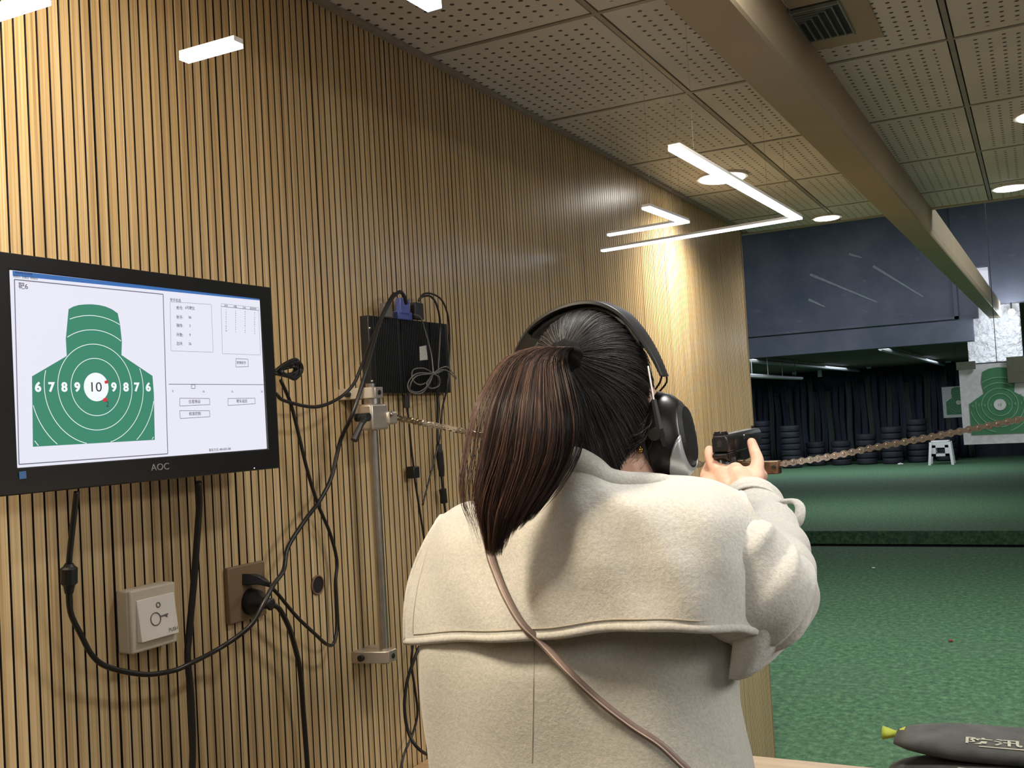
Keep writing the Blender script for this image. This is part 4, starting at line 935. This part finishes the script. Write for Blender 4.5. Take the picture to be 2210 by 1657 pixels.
# tie position: ray to the head
def ray_head(px, py):
    o_ = CAM-C; r = ray(px, py).normalized(); A_ = V((o_.x/HA.x, o_.y/HA.y, o_.z/HA.z)); D_ = V((r.x/HA.x, r.y/HA.y, r.z/HA.z))
    a, b, c = D_.dot(D_), 2*A_.dot(D_), A_.dot(A_)-1; q_ = b*b-4*a*c; t_ = (-b-math.sqrt(max(0, q_)))/2/a; p = A_+D_*t_; return p.normalized()
TD = ray_head(1222, 775)
def strands_mesh(name, strands, radii, tones, mat, parent, seg=3):
    """many hair strands as one mesh of thin tapered tubes"""
    S = np.array(strands); ns, npn, _ = S.shape
    T = np.gradient(S, axis=1); T /= np.linalg.norm(T, axis=2, keepdims=True)+1e-9
    ref = np.array([.3, -.8, .5]); n1 = np.cross(T, ref); n1 /= np.linalg.norm(n1, axis=2, keepdims=True)+1e-9; n2 = np.cross(T, n1)
    tp = np.interp(np.linspace(0, 1, npn), [0, .08, .8, 1], [.9, 1, .9, .25])[None, :, None]*np.array(radii)[:, None, None]
    vs = np.stack([S+(n1*math.cos(2*math.pi*k/seg)+n2*math.sin(2*math.pi*k/seg))*tp for k in range(seg)], axis=2).reshape(-1, 3)
    base = np.arange(ns)[:, None, None]*npn*seg+np.arange(npn-1)[None, :, None]*seg; k = np.arange(seg)[None, None, :]; k2 = (k+1) % seg
    fs = np.stack([base+k, base+k2, base+seg+k2, base+seg+k], axis=-1).reshape(-1, 4)
    me = bpy.data.meshes.new(name); me.vertices.add(len(vs)); me.vertices.foreach_set('co', vs.ravel().astype(np.float32))
    me.loops.add(fs.size); me.loops.foreach_set('vertex_index', fs.ravel().astype(np.int32))
    me.polygons.add(len(fs)); me.polygons.foreach_set('loop_start', np.arange(0, fs.size, 4).astype(np.int32)); me.update(calc_edges=True)
    at_ = me.attributes.new('tone', 'FLOAT', 'POINT'); at_.data.foreach_set('value', np.repeat(np.array(tones), npn*seg).astype(np.float32))
    return mesh_obj(name, me, mat, parent, smooth=True)
def slerp(a, b, t_):
    om = math.acos(max(-1, min(1, a.dot(b)))); so_ = math.sin(om)
    return a if so_ < 1e-4 else a*(math.sin((1-t_)*om)/so_)+b*(math.sin(t_*om)/so_)
ss, rr_, tt_ = [], [], []
for i in range(9000):
    a = rng.uniform(0, 2*math.pi); z = rng.uniform(-.985, .95); q_ = math.sqrt(1-z*z); s0_ = V((q_*math.cos(a), q_*math.sin(a), z))
    if s0_.y > .42 and z < .5: continue
    if s0_.dot(TD) > .93: continue
    cl = round(a*14)/14*3.1; lift = .0006+.0035*rng.random()**2+.0012*math.sin(a*31)
    p_ = []; wob = rng.normal(0, .010, 3)
    for k in range(15):
        t_ = k/14; dv = slerp(s0_, TD, t_*.965); dv = (dv+V(wob)*math.sin(t_*math.pi)+V((0, 0, -.05*math.sin(t_*math.pi)*(1 if s0_.x > 0 else .5)))).normalized()
        p_.append(tuple(Hs(dv, (lift+.006*max(0, t_-.82)/.18)*min(1, .3+t_*3))))
    ss.append(p_); rr_.append(rng.uniform(.00014, .00042)); tt_.append(min(1, max(0, rng.normal(.35, .3)+.25*math.sin(a*37))))
strands_mesh('hair_strands', ss, rr_, tt_, hairm, per)
TP = Hs(TD, .008); nT = (TP-C).normalized()
side = nT.cross(V((0, 0, 1))).normalized(); upT = side.cross(nT)
obj('hair_tie', loft(B(), [[TP+(side*math.cos(a)+upT*math.sin(a))*r*(1+.06*math.sin(9*a))+nT*h_ for a in [2*math.pi*i/40 for i in range(40)]] for r, h_ in ((.008, -.012), (.019, -.010), (.0215, -.003), (.0205, .004), (.016, .009), (.006, .011))]), pm('fabric_tie', (10, 9, 10), .9, spec=.2), per, smooth=True)
# ponytail
Wc = [(0, 1219, 775, 20, None), (.06, 1196, 758, 30, None), (.15, 1158, 775, 56, 1.035), (.28, 1146, 850, 84, 1.012), (.42, 1142, 920, 96, 1.0), (.56, 1133, 990, 95, .995), (.70, 1112, 1055, 82, .99), (.82, 1094, 1105, 62, .985), (.92, 1082, 1150, 36, .985), (1.0, 1073, 1200, 15, .99)]
cen, wid = [], []
for s, px, py, hw_, yd in Wc:
    p = (TP+nT*(.006+.28*s)) if yd is None else at(px, py, yd); cen.append(p); wid.append(hw_/F*(-(R.transposed() @ (p-CAM)).z))
sv = [w_[0] for w_ in Wc]
def ip(arr, s):
    s = min(max(s, 0), .9999); k = max(i for i in range(len(sv)) if sv[i] <= s); k = min(k, len(sv)-2); t_ = (s-sv[k])/(sv[k+1]-sv[k])
    a, b = arr[k], arr[k+1]; p0, p3 = arr[max(k-1, 0)], arr[min(k+2, len(arr)-1)]
    return b*0+.5*((2*a)+(b-p0)*t_+(2*p0-5*a+4*b-p3)*t_*t_+(3*a-p0-3*b+p3)*t_**3)
ss, rr_, tt_ = [], [], []
camx = AX_ = R @ V((1, 0, 0)); fwd = R @ V((0, 0, -1))
grid_s = [k/25 for k in range(26)]; cenS = [ip(cen, s) for s in grid_s]; widS = [max(.003, ip(wid, s)) for s in grid_s]
for i in range(11000):
    u = rng.uniform(-1, 1); vq = math.sqrt(max(0, 1-u*u))*rng.uniform(-1, 1)
    if rng.random() < .55: vq = -math.sqrt(max(0, 1-u*u))*rng.uniform(.75, 1)
    ed = min(1.0, rng.choice([1.0, .96, .90, .84, .76], p=[.25, .25, .22, .16, .12])-.05*rng.random()-.14*max(0, u))
    ph = rng.uniform(0, 6.28); am = rng.uniform(.0, .0016); clump = math.sin(u*23+vq*4)*.0025; p_ = []
    fly = rng.random() < .035
    for k, s in enumerate([q_*ed for q_ in grid_s]):
        kk_ = s*25; k0 = min(int(kk_), 24); f_ = kk_-k0; c_ = cenS[k0].lerp(cenS[k0+1], f_); w_ = widS[k0]*(1-f_)+widS[k0+1]*f_
        th_ = min(w_*.5, .024)+.004
        p = c_+camx*(u*w_+clump*s*2+am*math.sin(s*9+ph))+fwd*(vq*th_+am*math.cos(s*7+ph))
        if fly: p = p+camx*(-.02*math.sin(s*2.5)*(1 if u < 0 else -.6))+V((0, 0, .01*s))
        p_.append(tuple(p))
    ss.append(p_); rr_.append(rng.uniform(.00014, .00036)); tt_.append(min(1, max(0, .34+.28*math.sin(u*19+2*vq)+rng.normal(0, .2)-.25*max(0, u))))
strands_mesh('ponytail', ss, rr_, tt_, hair_material('brown_hair', (22, 15, 15), (118, 88, 76), .36), per)
# loose hairs over the ear and nape
ss, rr_, tt_ = [], [], []
for i in range(480):
    if rng.random() < .5: p0 = Hs(V((.6+.3*rng.random(), -.55, -.25-.6*rng.random())).normalized(), .002); p1 = Hs(V((.95, -.1+.3*rng.random(), -.2*rng.random())).normalized(), .004)
    else: p0 = Hs(V((.1+.6*rng.random(), -.7, -.72)).normalized(), .001); p1 = p0+V((rng.normal(.012, .012), -.004, -.035-.02*rng.random()))
    mid = (p0+p1)/2+V((rng.normal(0, .006), -.006, rng.normal(0, .006))); c_ = catmull([p0, mid, p1], 6); ss.append([tuple(p) for p in c_]); rr_.append(.00022); tt_.append(.3)
strands_mesh('loose_hair', ss, rr_, tt_, hairm, per)
obj('earring', ball(B(), Hs(V((.9, -.28, -.36)).normalized(), .006), .0045, 2), pm('gold', (200, 160, 90), .25, 1), per, smooth=True)

# ================================================================== EARMUFFS
em_ = thing('earmuffs', 'black earmuffs with a silver trim worn over the ponytailed hair', 'earmuffs', C+V((0, .01, .12)))
yb_ = C.y+.012
band = [(1112, 800), (1135, 745), (1170, 700), (1225, 668), (1288, 656), (1338, 672), (1378, 712), (1412, 765), (1434, 812)]
bp = [at(px, py, yb_) for px, py in band]; bc = catmull(bp, 6); cenb = V((C.x, yb_, C.z)); rings = []
for i, p in enumerate(bc):
    rd = (p-cenb).normalized(); s = i/(len(bc)-1); hw_ = .027*(.5+.5*math.sin(math.pi*min(1, s*.9+.14))); th_ = .0022+.0012*math.sin(math.pi*s)
    rings.append([p+V((0, a*hw_, 0))+rd*b*th_ for a, b in ((-1, -.6), (-.9, .8), (0, 1.3), (.9, .8), (1, -.6), (0, -1.6))])
obj('headband', loft(B(), rings), M['black'], em_, smooth=False, bevel=.0008)
pad = bc[9:40]; rings = []
for i, p in enumerate(pad):
    rd = (p-cenb).normalized(); s = i/(len(pad)-1); q_ = p-rd*.0065
    rings.append([q_+V((0, math.cos(a)*.015, 0))+rd*math.sin(a)*(.0045+.001*math.sin(s*60)) for a in [2*math.pi*k/12 for k in range(12)]])
obj('headband_padding', loft(B(), rings), M['bag'], em_, smooth=True)
def cup(c, s, nm):
    tilt = Matrix.Rotation(math.radians(-9*s), 3, 'Y') @ Matrix.Rotation(math.radians(-8), 3, 'X')
    def rng_(x, ry_, rz_, dz=0, a0=0, a1=2*math.pi, n_=40, cl=True):
        return [c+tilt @ V((s*x, ry_*np.sign(math.cos(a))*abs(math.cos(a))**.85, dz+rz_*np.sign(math.sin(a))*abs(math.sin(a))**.85)) for a in [a0+(a1-a0)*k/(n_ if cl else n_-1) for k in range(n_)]]
    obj('ear_cushion', loft(B(), [rng_(-.012, .030, .043), rng_(-.010, .037, .050), rng_(-.002, .039, .053), rng_(.004, .036, .050)]), M['bag'], em_, smooth=True)
    sh = obj('ear_cup', loft(B(), [rng_(.003, .034, .050), rng_(.006, .040, .056), rng_(.020, .040, .056), rng_(.034, .035, .050, -.001), rng_(.044, .027, .040, -.002), rng_(.047, .015, .026, -.002)]), M['blackgl'], em_, bevel=.002)
    obj('cup_trim', loft(B(), [rng_(.0205, .0408, .0568, 0, 4.35, 5.1, 26, False), rng_(.025, .0398, .0555, 0, 4.0, 5.4, 26, False), rng_(.030, .0378, .053, 0, 3.7, 5.7, 26, False), rng_(.0345, .0358, .0508, -.001, 3.5, 5.9, 26, False), rng_(.040, .0318, .0458, -.002, 3.3, 6.1, 26, False), rng_(.0450, .0276, .0406, -.002, 3.2, 6.2, 26, False)], closed=False), M['silver'], sh, solid=.0015, smooth=True)
    obj('cup_face', loft(B(), [rng_(.0445, .026, .038, -.002), rng_(.0485, .022, .033, -.002), rng_(.049, .012, .02, -.002)]), M['black'], sh)
    pts_ = [at(1398, 790, C.y-.030), at(1411, 866, C.y-.034), at(1404, 868, C.y-.036), at(1424, 925, C.y-.034), at(1434, 962, C.y-.026)]
    if s < 0: pts_ = [V((2*C.x-p.x, p.y, p.z)) for p in pts_]
    obj('slide_rod', tube(B(), pts_[:2], .0014, 8), M['steel'], em_)
    obj('pivot_arm', tube(B(), [pts_[1]+V((0, 0, .002)), pts_[3], pts_[4]], [.0052, .0065, .0035], 6, flat=.6), M['black'], em_)
    obj('pivot', cyl(B(), pts_[3]+V((-.006*s, -.004, -.006)), pts_[3]+V((-.006*s, .012, -.006)), .0075, seg=16), M['black'], em_)
    top = c+tilt @ V((s*.012, 0, .056)); e0 = bp[-1] if s > 0 else bp[0]
    for q_ in (-1, 1): obj('wire', tube(B(), catmull([e0+V((0, q_*.008, .004)), (e0+top)/2+V((s*.005, q_*.012, .002)), top+V((0, q_*.010, -.002))], 6), .0012, 8), M['black'], em_, smooth=True)
RC = at(1428, 948, C.y+.02)
cup(RC+V((-.012, 0, 0)), 1, 'r'); LC = V((2*C.x-RC.x, RC.y, RC.z+.004)); cup(LC+V((.012, 0, 0)), -1, 'l')

# ================================================================== PISTOL
g0 = at(1553, 962, 1.545)           # rear of the slide, centre
pis = thing('pistol', 'black pistol held up in both hands above the chain', 'pistol', g0)
ang = math.radians(-1.5); gm = Matrix.Translation(g0) @ Matrix.Rotation(ang, 4, 'Z') @ Matrix.Rotation(math.radians(1.2), 4, 'X')
def G_(x, y, z): return gm @ V((x, y, z))
def gl(secs, **k): return loft(B(), [[G_(*p) for p in s] for s in secs], **k)
sl_ = lambda y, w_=.0128, t_=.0165, b_=-.0105: [(-w_, y, b_), (-w_, y, t_-.007), (-w_*.72, y, t_), (w_*.72, y, t_), (w_, y, t_-.007), (w_, y, b_)]
obj('slide', gl([sl_(0, .0115, .0145, -.009), sl_(.003), sl_(.196), sl_(.2, .0115, .0155, -.009)]), M['gun'], pis, bevel=.0006)
obj('frame', gl([[(-.0125, y, b_), (-.0125, y, -.0112), (.0125, y, -.0112), (.0125, y, b_)] for y, b_ in ((.004, -.022), (.01, -.026), (.06, -.026), (.09, -.030), (.17, -.026), (.175, -.02))]), M['gun'], pis, bevel=.001)
obj('backstrap', gl([[(w_*math.cos(a), y0_+dy*math.sin(a), z_) for a in [2*math.pi*k/20 for k in range(20)]] for z_, y0_, dy, w_ in ((-.02, .026, .027, .0145), (-.04, .030, .024, .0145), (-.07, .024, .025, .0145), (-.105, .012, .027, .0155))]), M['gun'], pis, smooth=True)
obj('beavertail', gl([[(-.011, y, z_), (.011, y, z_), (.011, y, z_-h_), (-.011, y, z_-h_)] for y, z_, h_ in ((-.006, -.013, .004), (.004, -.0115, .012), (.02, -.0115, .016))]), M['gun'], pis, bevel=.001)
bm = B()
for x0, x1 in ((-.0085, -.0025), (.0025, .0085)): prism(bm, [G_(x0, .004, .0165), G_(x1, .004, .0165), G_(x1, .004, .0215), G_(x0, .004, .0215)], G_(0, .012, 0)-G_(0, 0, 0))
prism(bm, [G_(-.0095, .002, .016), G_(.0095, .002, .016), G_(.0095, .002, .019), G_(-.0095, .002, .019)], G_(0, .016, 0)-G_(0, 0, 0)); obj('rear_sight', bm, M['gun'], pis)
obj('front_sight', prism(B(), [G_(-.0015, .188, .0165), G_(.0015, .188, .0165), G_(.0015, .188, .021), G_(-.0015, .188, .021)], G_(0, .006, 0)-G_(0, 0, 0)), M['gun'], pis)
obj('hammer_recess', prism(B(), [G_(-.0035, -.0004, -.002), G_(.0035, -.0004, -.002), G_(.0035, -.0004, .007), G_(0, -.0004, .0095), G_(-.0035, -.0004, .007)], G_(0, .0006, 0)-G_(0, 0, 0)), pm('gun_recess', (60, 62, 66), .3, .5), pis)
obj('ejection_port', prism(B(), [G_(.0131, .09, .004), G_(.0131, .125, .004), G_(.0131, .12, .0115), G_(.0131, .092, .0115)], G_(-.0006, 0, 0)-G_(0, 0, 0)), M['steel'], pis)
bm = B()
for k in range(7): prism(bm, [G_(.0129, .012+.004*k, -.008), G_(.0129, .0135+.004*k, -.008), G_(.0129, .0135+.004*k, .009), G_(.0129, .012+.004*k, .009)], G_(.0005, 0, 0)-G_(0, 0, 0))
obj('slide_serrations', bm, M['gun'], pis)
obj('slide_release', tube(B(), [G_(.0132, .035, -.0125), G_(.0138, .065, -.0125)], .0018, 6), M['gun'], pis)
obj('trigger_guard', tube(B(), catmull([G_(0, .055, -.028), G_(0, .06, -.05), G_(0, .09, -.054), G_(0, .112, -.045), G_(0, .118, -.028)], 6), .0035, 8, flat=.8), M['gun'], pis, smooth=True)
# bronze coupling between chain and pistol
ca_, cb_ = at(1632, 1008, 1.6), at(1686, 1007, 1.6)
cpl = thing('chain_coupling', 'brown metal coupling block joining the chain under the pistol', 'coupling', (ca_+cb_)/2)
obj('block', box(B(), (ca_.x-.02, 1.588, ca_.z-.011), (cb_.x-.002, 1.612, ca_.z+.009)), M['bronze'], cpl, bevel=.001)
obj('yoke', box(B(), (ca_.x-.05, 1.592, ca_.z-.006), (ca_.x-.018, 1.608, ca_.z+.012)), M['bronze'], cpl, bevel=.001)
obj('pin', cyl(B(), (cb_.x-.009, 1.584, ca_.z), (cb_.x-.009, 1.616, ca_.z), .003, seg=12), M['black'], cpl)
